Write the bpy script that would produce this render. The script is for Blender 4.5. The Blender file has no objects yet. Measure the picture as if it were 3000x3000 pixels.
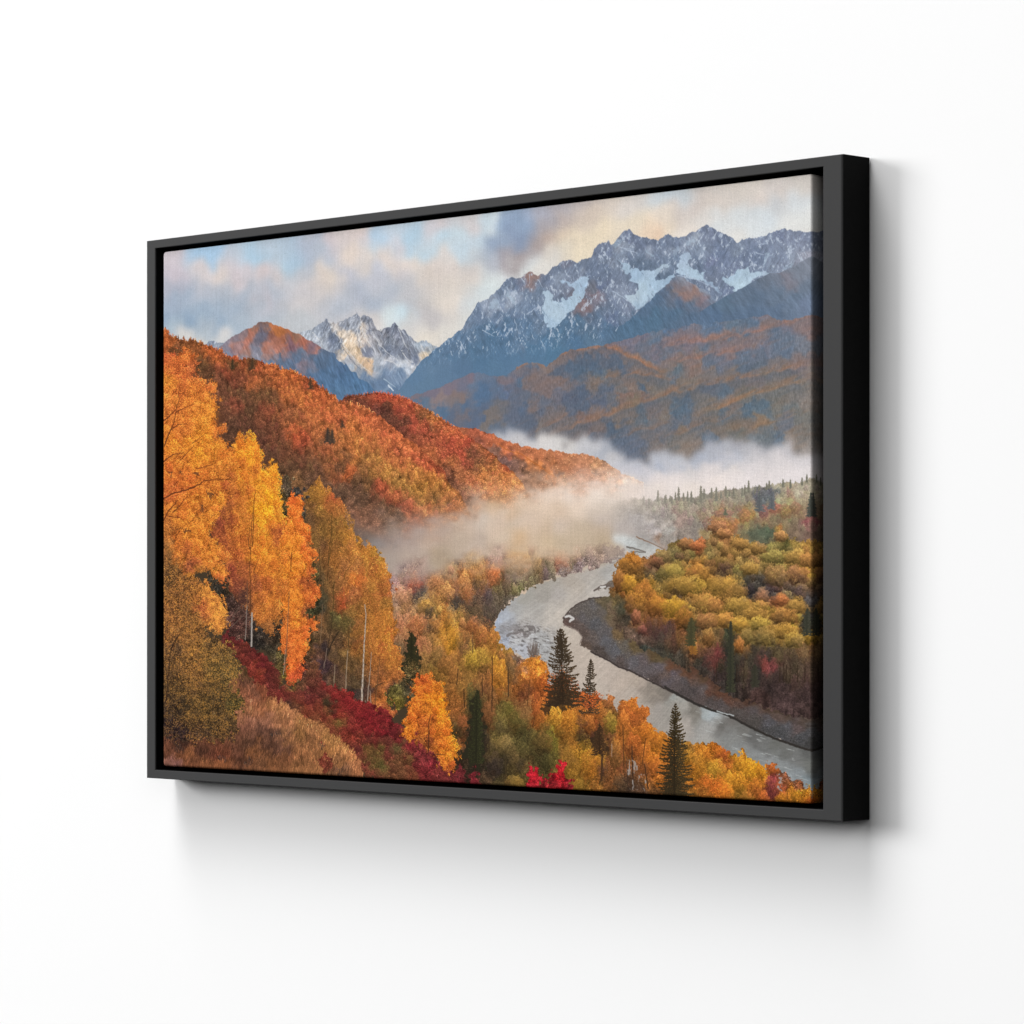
import bpy, bmesh, math
import numpy as np
from mathutils import Matrix, Vector

# ------------------------------------------------------------------ scale of the piece
S = 0.60                       # outer height of the frame in metres
W = 1.68617                    # outer width / outer height
D = 0.0659                     # depth of the frame / outer height
RECESS = 0.006                 # canvas face sits this far behind the frame face
CX0, CX1, CZ = -0.8013, 0.7784, 0.4768     # canvas edges (frame heights from the centre)
IX0, IX1, IZ = -0.8163, 0.8043, 0.4840     # inner edge of the rails

scene = bpy.context.scene
scene.view_settings.view_transform = 'Standard'
scene.view_settings.look = 'None'
scene.view_settings.exposure = 0.0
scene.view_settings.gamma = 1.0
scene.view_settings.use_curve_mapping = False
scene.cycles.max_bounces = 6
scene.cycles.diffuse_bounces = 3

# ------------------------------------------------------------------ camera
F = 9703.52 / 3000.0 * 36.0
cam_d = bpy.data.cameras.new('camera')
cam_d.sensor_width = 36.0
cam_d.lens = F
cam_d.shift_y = 253.77 / 3000.0
cam_d.clip_start, cam_d.clip_end = 0.05, 200.0
cam = bpy.data.objects.new('camera', cam_d)
scene.collection.objects.link(cam)
yaw = 0.7993342809
pos = Vector((4.05401979 * S, (-3.81272557 - D) * S, -0.16611595 * S))
right = Vector((math.cos(yaw), math.sin(yaw), 0))
fwd = Vector((-math.sin(yaw), math.cos(yaw), 0))
up = Vector((0, 0, 1))
m = Matrix((right, up, -fwd)).transposed().to_4x4()
m.translation = pos
cam.matrix_world = m
scene.camera = cam

# ------------------------------------------------------------------ studio light
WALL_ALB = 0.82
world = bpy.data.worlds.new('World')
scene.world = world
world.use_nodes = True
AMBIENT = 0.04
bg = world.node_tree.nodes['Background']
bg.inputs['Color'].default_value = (1, 1, 1, 1)
bg.inputs['Strength'].default_value = AMBIENT / WALL_ALB


def softbox(name, a, b, sx, sz, share, dist=22.0):
    """Rectangular studio lamp; (a, b) = sideways and upward offset per unit of
    distance from the wall, share = part of the wall's brightness it gives."""
    d = Vector((-a, -1.0, b))
    cosw = 1.0 / d.length
    loc = d.normalized() * dist
    yd = dist * cosw
    L = bpy.data.lights.new(name, 'AREA')
    L.shape = 'RECTANGLE'
    L.size = sx * yd
    L.size_y = sz * yd
    L.energy = share * math.pi ** 2 * dist ** 2 / (WALL_ALB * cosw)
    o = bpy.data.objects.new(name, L)
    scene.collection.objects.link(o)
    o.location = loc
    o.rotation_euler = (-loc).to_track_quat('-Z', 'Y').to_euler()
    return o


softbox('side_softbox', 1.25, 0.34, 0.75, 0.5, 0.395)
softbox('corner_softbox', 0.70, 0.50, 0.5, 0.5, 0.08)
softbox('overhead_softbox', 0.50, 1.15, 1.5, 0.8, 0.145)
softbox('overhead_softbox', 0.50, 2.05, 1.5, 0.9, 0.175)
softbox('overhead_softbox', 0.50, 2.95, 1.5, 0.9, 0.12)
softbox('overhead_softbox', 0.50, 3.7, 1.5, 1.0, 0.03)
softbox('fill_softbox', -1.30, 0.55, 0.9, 0.9, 0.075)


# ------------------------------------------------------------------ helpers
def link(o, parent=None):
    scene.collection.objects.link(o)
    if parent is not None:
        o.parent = parent
    return o


def mesh_obj(name, verts, faces, mat, parent=None):
    me = bpy.data.meshes.new(name)
    me.from_pydata([tuple(v) for v in verts], [], faces)
    bm = bmesh.new()
    bm.from_mesh(me)
    bmesh.ops.recalc_face_normals(bm, faces=bm.faces)
    bm.to_mesh(me)
    bm.free()
    me.update()
    me.materials.append(mat)
    o = bpy.data.objects.new(name, me)
    return link(o, parent)


def principled(name, col, rough=0.6, spec=0.2):
    mt = bpy.data.materials.new(name)
    mt.use_nodes = True
    b = mt.node_tree.nodes['Principled BSDF']
    b.inputs['Base Color'].default_value = (*col, 1)
    b.inputs['Roughness'].default_value = rough
    b.inputs['Specular IOR Level'].default_value = spec
    return mt, b


# ------------------------------------------------------------------ wall
wall_mat, wb = principled('white_wall_paint', (WALL_ALB,) * 3, 0.9, 0.0)
nt = wall_mat.node_tree
nz = nt.nodes.new('ShaderNodeTexNoise')
nz.inputs['Scale'].default_value = 420
nz.inputs['Detail'].default_value = 4
bp = nt.nodes.new('ShaderNodeBump')
bp.inputs['Strength'].default_value = 0.03
bp.inputs['Distance'].default_value = 0.001
tc = nt.nodes.new('ShaderNodeTexCoord')
nt.links.new(tc.outputs['Object'], nz.inputs['Vector'])
nt.links.new(nz.outputs['Fac'], bp.inputs['Height'])
nt.links.new(bp.outputs['Normal'], wb.inputs['Normal'])
wv = [(-6, 0, -5), (6, 0, -5), (6, 0, 5), (-6, 0, 5), (-6, .12, -5), (6, .12, -5), (6, .12, 5), (-6, .12, 5)]
wf = [(0, 1, 2, 3), (7, 6, 5, 4), (0, 4, 5, 1), (1, 5, 6, 2), (2, 6, 7, 3), (3, 7, 4, 0)]
wall = mesh_obj('wall', wv, wf, wall_mat)
wall['kind'] = 'structure'

# ------------------------------------------------------------------ the frame
root = bpy.data.objects.new('framed_picture', None)
link(root)
root.location = (0, 0, -0.5 * S)
root['label'] = 'autumn river valley canvas print in a charcoal floating frame on the white wall'
root['category'] = 'picture'

rail_mat, rb = principled('charcoal_frame_paint', (0.037, 0.037, 0.0375), 0.6, 0.08)
nt = rail_mat.node_tree
nz = nt.nodes.new('ShaderNodeTexNoise')
nz.inputs['Scale'].default_value = 900
bp = nt.nodes.new('ShaderNodeBump')
bp.inputs['Strength'].default_value = 0.04
bp.inputs['Distance'].default_value = 0.0005
tc = nt.nodes.new('ShaderNodeTexCoord')
nt.links.new(tc.outputs['Object'], nz.inputs['Vector'])
nt.links.new(nz.outputs['Fac'], bp.inputs['Height'])
nt.links.new(bp.outputs['Normal'], rb.inputs['Normal'])
inner_mat, _ = principled('black_rebate_paint', (0.006, 0.006, 0.006), 0.8, 0.0)

side_mat, _ = principled('black_frame_side', (0.005, 0.005, 0.005), 0.7, 0.03)
OX, OZ = W / 2, 0.5
BACK = -0.0015            # frame back sits against the wall


def corner(sx, sz, t):
    """t = 0 outer edge ... 1 inner edge of the rails, at one corner."""
    xo, xi = (OX, IX1) if sx > 0 else (-OX, IX0)
    return ((xo + (xi - xo) * t) * S, sz * (OZ + (IZ - OZ) * t) * S)


def rail(c0, c1):
    # profile (t across the face, y depth): outer back, outer front, bevel, face, bevel, inner front, inner back
    yf = -D * S
    b = 0.0011
    prof = [(0, BACK, 0), (0, yf + b, 0), (0.035, yf + b * .3, 0), (0.075, yf, 0), (0.93, yf, 0), (0.97, yf + b * .3, 0),
            (1, yf + b, 0), (1, BACK - 0.004, 1)]
    vs, fs, mi = [], [], []
    for c in (c0, c1):
        for t, y, _ in prof:
            x, z = corner(c[0], c[1], t)
            vs.append((x, y, z + 0.5 * S))
    n = len(prof)
    for i in range(n - 1):
        fs.append((i, i + 1, n + i + 1, n + i))
        mi.append(2 if i == 0 else 1 if i == n - 2 else 0)
    fs.append((n - 1, 0, n, 2 * n - 1))
    mi.append(0)
    o = mesh_obj('rail', vs, fs, rail_mat, frame)
    o.data.materials.append(inner_mat)
    o.data.materials.append(side_mat)
    for p in o.data.polygons:
        c = p.center
        # outer sides and the faces turned into the rebate are black
        if p.index < len(mi):
            p.material_index = mi[p.index]
    return o


# rebate: the black floor board that carries the canvas
x0, x1, z1 = (IX0 - .006) * S, (IX1 + .006) * S, (IZ + .006) * S
yb = BACK - 0.004
fv = [(x, y, z + 0.5 * S) for y in (yb, BACK - .0005) for x, z in ((x0, -z1), (x1, -z1), (x1, z1), (x0, z1))]
frame = mesh_obj('frame', fv, [(0, 1, 2, 3), (7, 6, 5, 4), (0, 4, 5, 1), (1, 5, 6, 2), (2, 6, 7, 3), (3, 7, 4, 0)],
                 inner_mat, root)
rail((-1, 1), (1, 1))
rail((1, 1), (1, -1))
rail((1, -1), (-1, -1))
rail((-1, -1), (-1, 1))

# ------------------------------------------------------------------ the canvas body
NX = 1800
NY = int(round(NX * 2 * CZ / (CX1 - CX0)))
WRAP = 0.045 / (CX1 - CX0)      # width of the mirrored wrap, as part of the print width
verts, faces, uvs = [], [], []
cr = 0.0042                     # rounding of the stretched edges
steps = []
for i in range(6):
    a = i / 5 * math.pi / 2
    steps.append((cr * (1 - math.sin(a)), cr * (1 - math.cos(a))))   # (inset, depth)
steps.append((0, 0.045))
corner_n = 6


def ring(inset, depth):
    """rounded rectangle, counter-clockwise"""
    pts = []
    r = 0.0065
    for sx, sz, a0 in ((1, 1, 0), (-1, 1, 90), (-1, -1, 180), (1, -1, 270)):
        cx = (CX1 - r) if sx > 0 else (CX0 + r)
        cz = sz * (CZ - r)
        for k in range(corner_n):
            a = math.radians(a0 + 90 * k / (corner_n - 1))
            rr = r - inset
            pts.append((cx + rr * math.cos(a), -(D - RECESS) + depth, cz + rr * math.sin(a)))
    return pts


rings = [ring(*s) for s in steps]
nr = len(rings[0])
arc = 0.0
for k, rg in enumerate(rings):
    for (x, y, z) in rg:
        verts.append((x * S, y * S, z * S + 0.5 * S))
faces.append(tuple(range(nr)))
for k in range(len(rings) - 1):
    for i in range(nr):
        j = (i + 1) % nr
        faces.append((k * nr + i, k * nr + j, (k + 1) * nr + j, (k + 1) * nr + i))


def print_uv(x, y, z):
    """unfolds the wrapped edge; past the edge the print is mirrored"""
    dep = y + (D - RECESS)
    if dep > cr * 0.6:
        if x > CX1 - 0.003:
            x = CX1 - (dep)
        elif x < CX0 + 0.003:
            x = CX0 + (dep)
        if z > CZ - 0.003:
            z = CZ - dep
        elif z < -CZ + 0.003:
            z = -CZ + dep
    return ((x - CX0) / (CX1 - CX0), (z + CZ) / (2 * CZ))


me = bpy.data.meshes.new('canvas')
me.from_pydata(verts, [], faces)
uvl = me.uv_layers.new(name='print')
for lp in me.loops:
    v = me.vertices[lp.vertex_index].co
    uvl.data[lp.index].uv = print_uv(v.x / S, v.y / S, (v.z - 0.5 * S) / S)
bm = bmesh.new()
bm.from_mesh(me)
bmesh.ops.recalc_face_normals(bm, faces=bm.faces)
bm.to_mesh(me)
bm.free()
for p in me.polygons:
    p.use_smooth = p.index != 0
canvas = bpy.data.objects.new('canvas', me)
link(canvas, root)

# ------------------------------------------------------------------ the printed picture
# Painted into an array with numpy. Colours and outlines were read off zoomed tiles of the image;
# each tile has its own pixel origin and zoom scale, and all image pixels are brought to the flat rectangle
# of the print by a homography from the canvas corners in image pixels.
rng = np.random.default_rng(7)
Z0 = {'P0': (0, 0, 1.0)}
for j, oy in enumerate((500, 1000, 1500, 1850)):
    for i, ox in enumerate((450, 950, 1450, 1900)):
        Z0['ABCD'[j] + str(i + 1)] = (ox, oy, 600 / 1932.0)


def homography(src, dst):
    A = []
    for (x, y), (u, v) in zip(src, dst):
        A.append([x, y, 1, 0, 0, 0, -u * x, -u * y, -u])
        A.append([0, 0, 0, x, y, 1, -v * x, -v * y, -v])
    return np.linalg.svd(np.array(A, float))[2][-1].reshape(3, 3)


HM = homography([(477.2, 737.6), (2379, 507.6), (477.5, 2244), (2379, 2355.6)],
                [(0, 0), (NX, 0), (0, NY), (NX, NY)])


def P(x, y):
    """traced image pixel -> pixel of the flat print"""
    x = np.asarray(x, float)
    y = np.asarray(y, float)
    w = HM[2, 0] * x + HM[2, 1] * y + HM[2, 2]
    return (HM[0, 0] * x + HM[0, 1] * y + HM[0, 2]) / w, (HM[1, 0] * x + HM[1, 1] * y + HM[1, 2]) / w


HI = np.linalg.inv(HM)
gy, gx = np.mgrid[0:NY, 0:NX].astype(np.float32)
_w = HI[2, 0] * gx + HI[2, 1] * gy + HI[2, 2]
TX = ((HI[0, 0] * gx + HI[0, 1] * gy + HI[0, 2]) / _w).astype(np.float32)   # traced x of each print pixel
TY = ((HI[1, 0] * gx + HI[1, 1] * gy + HI[1, 2]) / _w).astype(np.float32)


def pts(s):
    """'A1 x,y x,y B2 x,y ...' -> traced coordinates"""
    z = (0, 0, 1.0)
    out = []
    for tok in s.split():
        if tok in Z0:
            z = Z0[tok]
        else:
            x, y = tok.split(',')
            out.append((z[0] + float(x) * z[2], z[1] + float(y) * z[2]))
    return np.array(out)


def hexc(h):
    return [int(h[k:k + 2], 16) / 255 for k in (0, 2, 4)]


def gpts(s):
    """colour notes: 'A1 x,y,rrggbb ...'"""
    z = (0, 0, 1.0)
    xy, co = [], []
    for tok in s.split():
        if tok in Z0:
            z = Z0[tok]
        else:
            x, y, h = tok.split(',')
            xy.append((z[0] + float(x) * z[2], z[1] + float(y) * z[2]))
            co.append(hexc(h))
    return np.array(xy), np.array(co)


def bil(a, x, y):
    h, w = a.shape[:2]
    x = np.clip(x, 0, w - 1.001)
    y = np.clip(y, 0, h - 1.001)
    x0 = x.astype(int)
    y0 = y.astype(int)
    fx = (x - x0)
    fy = (y - y0)
    if a.ndim == 3:
        fx = fx[..., None]
        fy = fy[..., None]
    return (a[y0, x0] * (1 - fx) + a[y0, x0 + 1] * fx) * (1 - fy) + (a[y0 + 1, x0] * (1 - fx) + a[y0 + 1, x0 + 1] * fx) * fy


def vnoise(fx, fy, seed, octv=3, gain=0.5, X=None, Y=None):
    """smooth value noise, about -1..1, feature size fx by fy print pixels"""
    X = gx if X is None else X
    Y = gy if Y is None else Y
    r = np.random.default_rng(seed)
    out = 0
    amp = 1.0
    tot = 0
    for o in range(octv):
        w = int(NX / fx) + 4
        h = int(NY / fy) + 4
        if np.ndim(X) > 1 and X is not gx:
            w *= 2
            h *= 2
        a = r.standard_normal((h, w)).astype(np.float32)
        if X is gx and Y is gy:                      # straight grid: columns first, then rows
            ux, uy = np.arange(NX) / fx, np.arange(NY) / fy
            i0, j0 = ux.astype(int), uy.astype(int)
            sx, sy = (ux - i0).astype(np.float32), (uy - j0).astype(np.float32)
            sx, sy = sx * sx * (3 - 2 * sx), (sy * sy * (3 - 2 * sy))[:, None]
            tm = a[:, i0] * (1 - sx) + a[:, i0 + 1] * sx
            out = out + amp * (tm[j0] * (1 - sy) + tm[j0 + 1] * sy)
            tot += amp * amp
            amp *= gain
            fx, fy = fx / 2, fy / 2
            continue
        x = np.mod(X / fx, w - 2)
        y = np.mod(Y / fy, h - 2)
        x0 = np.floor(x)
        y0 = np.floor(y)
        sx = x - x0
        sy = y - y0
        sx = sx * sx * (3 - 2 * sx)
        sy = sy * sy * (3 - 2 * sy)
        out = out + amp * bil(a, x0 + sx, y0 + sy)
        tot += amp * amp
        amp *= gain
        fx = fx / 2
        fy = fy / 2
    return (out / math.sqrt(tot)).astype(np.float32)


def guide(s, power=3.5, warp=10, wsc=40, seed=1, soft=12):
    """colour field from the colour notes (inverse distance), edges broken up by noise"""
    xy, co = gpts(s)
    st = 5
    cx_, cy_ = TX[::st, ::st], TY[::st, ::st]
    d2 = (cx_[..., None] - xy[:, 0]) ** 2 + (cy_[..., None] - xy[:, 1]) ** 2 + soft ** 2
    w = (1.0 / d2) ** (power * .7)
    w /= w.sum(-1, keepdims=True)
    g = (w @ co).astype(np.float32)
    X, Y = gx / st, gy / st
    if warp:
        X = X + warp * .7 / st * vnoise(wsc * 1.4, wsc, seed) * 1.3
        Y = Y + warp * .7 / st * vnoise(wsc * 1.4, wsc, seed + 1)
    return bil(g, X, Y)


def tone(g, mul=(1, 1, 1), des=0.0):
    l = (g @ np.array([.3, .59, .11], np.float32))[..., None]
    return np.clip((g * (1 - des) + l * des) * np.array(mul, np.float32), 0, 1)


def chroma(g, rgb, amt):
    """pulls hues towards one family, keeping the lightness"""
    k = np.array([.3, .59, .11], np.float32)
    l = (g @ k)[..., None]
    c = np.array(rgb, np.float32)
    return np.clip(g * (1 - amt) + l * c / (c @ k) * amt, 0, 1)


def fold(g, s, up, dn, lit, shade, al=.5, ad=.5, n=0):
    """one hill fold in the picture: a paler crest line with a darker slope under it"""
    q = pts(s)
    px, py = P(q[:, 0], q[:, 1])
    o = np.argsort(px)
    xs = np.arange(NX)
    ry = np.interp(xs, px[o], py[o])
    r = np.random.default_rng(int(px.sum()))
    ry = ry + 2.0 * np.interp(xs / 16.0, np.arange(NX // 16 + 3), r.standard_normal(NX // 16 + 3))
    d = gy - ry[None, :]
    e = np.clip((xs - px[o][0]) / 50, 0, 1) * np.clip((px[o][-1] - xs) / 50, 0, 1)
    br = np.clip(.8 + .5 * n, 0, 1.3) if np.ndim(n) else 1.0
    wl = np.where(d < 0, np.clip(1 + d / up, 0, 1), np.clip(1 - d / 4, 0, 1)) * e * al * br
    wd = np.where(d > 1, np.clip(1 - d / dn, 0, 1) * np.clip(d / 6, 0, 1), 0) * e * ad
    g = g + (np.array(hexc(lit), np.float32) - g) * wl[..., None]
    return g + (np.array(hexc(shade), np.float32) - g) * wd[..., None]


def soften(mask, amt=.5):
    """takes the edge off single dabs in the distance"""
    global art
    b = (art + np.roll(art, 1, 0) + np.roll(art, -1, 0) + np.roll(art, 1, 1) + np.roll(art, -1, 1)) / 5
    art = art + (b - art) * (mask * amt)[..., None]


def poly(s, jit=0, jsc=8, seed=3, soft=1.0):
    """filled outline, edge roughened by noise"""
    q = pts(s) if isinstance(s, str) else s
    px, py = P(q[:, 0], q[:, 1])
    m_ = np.zeros((NY, NX), np.float32)
    n = len(px)
    y0 = max(0, int(py.min()))
    y1 = min(NY - 1, int(py.max()) + 1)
    xx = np.arange(NX)
    for y in range(y0, y1 + 1):
        xs = []
        for i in range(n):
            a, b = py[i], py[(i + 1) % n]
            if (a <= y) != (b <= y):
                xs.append(px[i] + (y - a) / (b - a) * (px[(i + 1) % n] - px[i]))
        xs.sort()
        for k in range(0, len(xs) - 1, 2):
            m_[y] += np.clip(xx - xs[k] + .5, 0, 1) * np.clip(xs[k + 1] - xx + .5, 0, 1)
    if jit:
        m_ = bil(m_, gx + jit * 1.3 * vnoise(jsc * 1.3, jsc, seed, 3), gy + jit * vnoise(jsc * 1.3, jsc, seed + 1, 3))
    if soft > 1.0:
        m_ = blur(m_, soft)
    return np.clip(m_, 0, 1)


def blur(a, s):
    """three box passes, about gaussian"""
    for _ in range(3):
        for ax in (0, 1):
            r = max(1, int(s * (1.3 if ax == 1 else 1.0)))
            pad = [(0, 0)] * a.ndim
            pad[ax] = (r + 1, r)
            c = np.cumsum(np.pad(a, pad, mode='edge'), axis=ax, dtype=np.float64)
            n = a.shape[ax]
            if ax == 0:
                a = (c[2 * r + 1:2 * r + 1 + n] - c[:n]) / (2 * r + 1)
            else:
                a = (c[:, 2 * r + 1:2 * r + 1 + n] - c[:, :n]) / (2 * r + 1)
    return a.astype(np.float32)


def ridge(s, rough=1.0, sc=10, seed=5, lo=None, hi=None):
    """mask of everything below a ridge line"""
    q = pts(s)
    px, py = P(q[:, 0], q[:, 1])
    o = np.argsort(px)
    xs = np.arange(NX)
    ry = np.interp(xs, px[o], py[o])
    if rough:
        r = np.random.default_rng(seed)
        for k, a in ((1, 1.0), (2, .6), (4, .35)):
            f = sc / k
            nn = r.standard_normal(int(NX / f) + 3)
            ry = ry + rough * a * np.interp(xs / f, np.arange(len(nn)), nn)
    m_ = np.clip(gy - ry[None, :] + .5, 0, 1)
    if lo is not None:
        m_ = m_ * (xs >= px[o][0])[None, :]
    if hi is not None:
        m_ = m_ * (xs <= px[o][-1])[None, :]
    return m_.astype(np.float32)


art = np.zeros((NY, NX, 3), np.float32)


def lay(col, mask):
    global art
    art = art * (1 - mask[..., None]) + np.asarray(col, np.float32) * mask[..., None]


def match(mask, g, rad=9, amt=.9):
    """brings the local mean of a leafy area back to its colour notes"""
    ys, xs = np.nonzero(mask > .3)
    if len(ys) == 0:
        return
    y0, y1, x0, x1 = max(0, ys.min() - 3), ys.max() + 4, max(0, xs.min() - 3), xs.max() + 4
    mm = mask[y0:y1, x0:x1, None]
    a = blur(art[y0:y1, x0:x1] * mm, rad)
    b = blur(g[y0:y1, x0:x1] * mm, rad)
    q = np.clip((b + .004) / (a + .004), .55, 1.7) ** amt
    art[y0:y1, x0:x1] *= 1 + (q - 1) * mm


KER = {1: [(0, 0)],
       2: [(0, 0), (1, 0)],
       3: [(0, 0), (1, 0), (-1, 0), (0, 1)],
       4: [(0, 0), (1, 0), (-1, 0), (0, 1), (0, -1), (1, 1)],
       5: [(a, b) for b in (-1, 0, 1) for a in (-2, -1, 0, 1, 2) if abs(a) + abs(b) < 3]}


def put(px, py, col, k=2):
    """small dabs at print pixels, later dabs over earlier ones"""
    xi = np.round(px).astype(int)
    yi = np.round(py).astype(int)
    for dx, dy in KER[k]:
        X, Y = xi + dx, yi + dy
        ok = (X >= 0) & (X < NX) & (Y >= 0) & (Y < NY)
        art[Y[ok], X[ok]] = col[ok]


def at(a, px, py):
    return a[np.clip(np.round(py).astype(int), 0, NY - 1), np.clip(np.round(px).astype(int), 0, NX - 1)]


def leaves(mask, g, n, k=2, con=0.25, clump=0.25, csc=14, seed=11, base=0.62, gain=1.1, hue=0.05, spread=1.5, warm=None):
    """leafy texture: dark ground with many leaf dabs in front, in clumps of light and shade"""
    r = np.random.default_rng(seed)
    cl = vnoise(csc * 1.4, csc, seed + 1, 2)
    if base:
        lay(np.clip(g * (base + .12 * cl[..., None]), 0, 1), mask)
    ys, xs = np.nonzero(mask > .5)
    if len(ys) == 0:
        return
    i = r.integers(0, len(ys), n)
    px = xs[i] + r.normal(0, spread * 1.3, n)
    py = ys[i] + r.normal(0, spread, n)
    c = at(cl, px, py)
    lum = gain * np.exp(con * r.standard_normal(n) + clump * c)
    o = np.argsort(lum + .25 * r.standard_normal(n))
    px, py, lum = px[o], py[o], lum[o]
    col = at(g, xs[i][o], ys[i][o]) * lum[:, None]
    col = col * (1 + hue * r.standard_normal((n, 1)) * np.array([.6, 1.0, .3]))
    if warm is not None:
        t = np.clip((lum - 1.15) * 1.2, 0, .6)[:, None]
        col = col * (1 - t) + np.array(hexc(warm)) * t
    put(px, py, np.clip(col, 0, 1), k)


def crowns(x, y, w, h, g, nd=60, shade=0.35, k=2, con=0.14, seed=21, tint=0.12, shape=0.0, side=0.2, cmix=0.6, top=1.12, bot=0.62):
    """tree crowns; x, y = crown middle, w, h = half sizes, all traced units. shape > 0 narrows the top."""
    r = np.random.default_rng(seed)
    o = np.argsort(y + h)
    x, y, w, h = x[o], y[o], w[o], h[o]
    n = len(x)
    a = r.uniform(0, 2 * np.pi, (n, nd))
    q = np.sqrt(r.uniform(0, 1, (n, nd)))
    u = q * np.cos(a)
    v = q * np.sin(a)
    lob = 1 + .13 * np.sin(a * 5 + r.uniform(0, 6, (n, 1))) + .08 * np.sin(a * 9 + r.uniform(0, 6, (n, 1)))
    u2 = u * lob * (1 + shape * v)
    v2 = v * lob
    X = x[:, None] + u2 * w[:, None]
    Y = y[:, None] + v2 * h[:, None]
    lum = 1 - shade * (v * .9) + side * u * .5
    lum = np.where(v < 0, np.minimum(lum, top + .2), np.maximum(lum, bot))
    ph = r.uniform(0, 6, (n, 4))
    lump = np.sin(u * 7 + ph[:, :1]) * np.sin(v * 8 + ph[:, 1:2]) * .11 + np.sin(u * 13 + v * 5 + ph[:, 2:3]) * np.sin(v * 15 - u * 4 + ph[:, 3:4]) * .09
    lum = (lum + lump) * np.exp(con * r.standard_normal((n, nd)))
    px, py = P(X, Y)
    cx_, cy_ = P(x, y)
    cc = at(g, cx_, cy_)[:, None, :] * cmix + at(g, px, py) * (1 - cmix)
    cc = cc * (1 + tint * r.standard_normal((n, 1, 1))) * (1 + .06 * r.standard_normal((n, 1, 1)) * np.array([.4, 1, .4]))
    col = np.clip(cc * lum[..., None], 0, 1)
    # shaded dabs first inside each crown, sunlit ones last
    oo = np.argsort(lum + .35 * r.standard_normal((n, nd)), axis=1)
    ii = np.arange(n)[:, None]
    put(px[ii, oo].ravel(), py[ii, oo].ravel(), col[ii, oo].reshape(-1, 3), k)


def scatter(s, n, dmin, seed):
    """random spots inside an outline, not closer than dmin (dart throwing)"""
    q = pts(s) if isinstance(s, str) else s
    r = np.random.default_rng(seed)
    lo, hi = q.min(0), q.max(0)
    out = []
    tries = 0
    nq = len(q)
    while len(out) < n and tries < n * 40:
        tries += 1
        p = r.uniform(lo, hi)
        c = False
        for i in range(nq):
            a, b = q[i], q[(i + 1) % nq]
            if (a[1] > p[1]) != (b[1] > p[1]) and p[0] < (b[0] - a[0]) * (p[1] - a[1]) / (b[1] - a[1]) + a[0]:
                c = not c
        if not c:
            continue
        if all((p[0] - e[0]) ** 2 + (p[1] - e[1]) ** 2 * 1.2 > dmin ** 2 for e in out[-400:]):
            out.append(p)
    return np.array(out)


def line(s, w0, w1, col, jit=0.0, seed=2, a=1.0):
    """tapering stroke along traced points"""
    q = pts(s) if isinstance(s, str) else np.asarray(s, float)
    px, py = P(q[:, 0], q[:, 1])
    seg = np.hypot(np.diff(px), np.diff(py))
    t = np.r_[0, np.cumsum(seg)]
    n = max(2, int(t[-1] * 1.6))
    tt = np.linspace(0, t[-1], n)
    X = np.interp(tt, t, px)
    Y = np.interp(tt, t, py)
    r = np.random.default_rng(seed)
    if jit:
        f = np.interp(np.arange(n) / 9.0, np.arange(n // 9 + 3), r.standard_normal(n // 9 + 3))
        X = X + jit * f
        Y = Y + jit * .5 * np.roll(f, 5)
    wd = np.linspace(w0, w1, n)
    c = np.array(hexc(col) if isinstance(col, str) else col)
    for X_, Y_, w_ in zip(X, Y, wd):
        x0, x1 = int(np.floor(X_ - w_ / 2)), int(np.ceil(X_ + w_ / 2))
        y0_, y1_ = int(np.floor(Y_ - w_ / 2.6)), int(np.ceil(Y_ + w_ / 2.6))
        for yy in range(max(0, y0_), min(NY - 1, y1_) + 1):
            for xx_ in range(max(0, x0), min(NX - 1, x1) + 1):
                cov = np.clip(w_ / 2 + .6 - abs(xx_ - X_), 0, 1) * np.clip(w_ / 2.6 + .6 - abs(yy - Y_), 0, 1) * a
                if cov > 0:
                    art[yy, xx_] = art[yy, xx_] * (1 - cov) + c * (1 + r.normal(0, .05)) * cov


def spruce(s, hw, dark, light, seed, fill=0.9, lev=None, gapp=0.0, pw=0.85, droop=0.30, up=0.1, rise=0.0, a=1.0):
    """conifer: s = apex and foot, hw = half width at the foot, traced units"""
    q = pts(s)
    r = np.random.default_rng(seed)
    (ax, ay), (bx, by) = q
    H_ = by - ay
    lev = lev or int(H_ / 4.2)
    PX, PY, C = [], [], []
    d, l = np.array(hexc(dark)), np.array(hexc(light))
    for i in range(lev):
        t = (i + .5) / lev
        for sd in (-1, 1):
            if r.uniform() < gapp * (1 - t):
                continue
            wv = hw * (t ** pw) * r.uniform(.55, 1.15) + .8
            dr = droop - rise * (1 - t) ** 1.2 + r.normal(0, .06)
            n = int(wv * 1.5 * fill * 3) + 5
            e = r.uniform(0, 1, n) ** .8
            x = ax + (bx - ax) * t + sd * e * wv
            y = ay + H_ * t + wv * dr * e - wv * up * np.maximum(e - .7, 0) * 3 + np.abs(r.normal(0, 1, n)) * (1 - e * .6) * H_ / lev * .55
            lum = np.clip(.35 * r.standard_normal(n) + .4 * e + (.15 if sd > 0 else -.1), 0, 1)
            PX.append(x)
            PY.append(y)
            C.append(d + (l - d) * lum[:, None])
    px, py = P(np.concatenate(PX), np.concatenate(PY))
    put(px, py, np.concatenate(C), 2)
    line(np.array([(ax, ay), (bx, by)]), .8, 3.2, dark)


def strokes(mask, g, n, length, dx, seed, con=.2, k=1, dxs=.25):
    """fine grass blades"""
    r = np.random.default_rng(seed)
    ys, xs = np.nonzero(mask > .5)
    i = r.integers(0, len(ys), n)
    o = np.argsort(ys[i])
    x, y = xs[i][o].astype(float), ys[i][o].astype(float)
    c = at(g, x, y) * np.exp(con * r.standard_normal(n))[:, None]
    sl = dx + dxs * r.standard_normal(n)
    for t in range(length):
        put(x + sl * t, y - t, np.clip(c * (1 + .03 * t), 0, 1), k)

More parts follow.
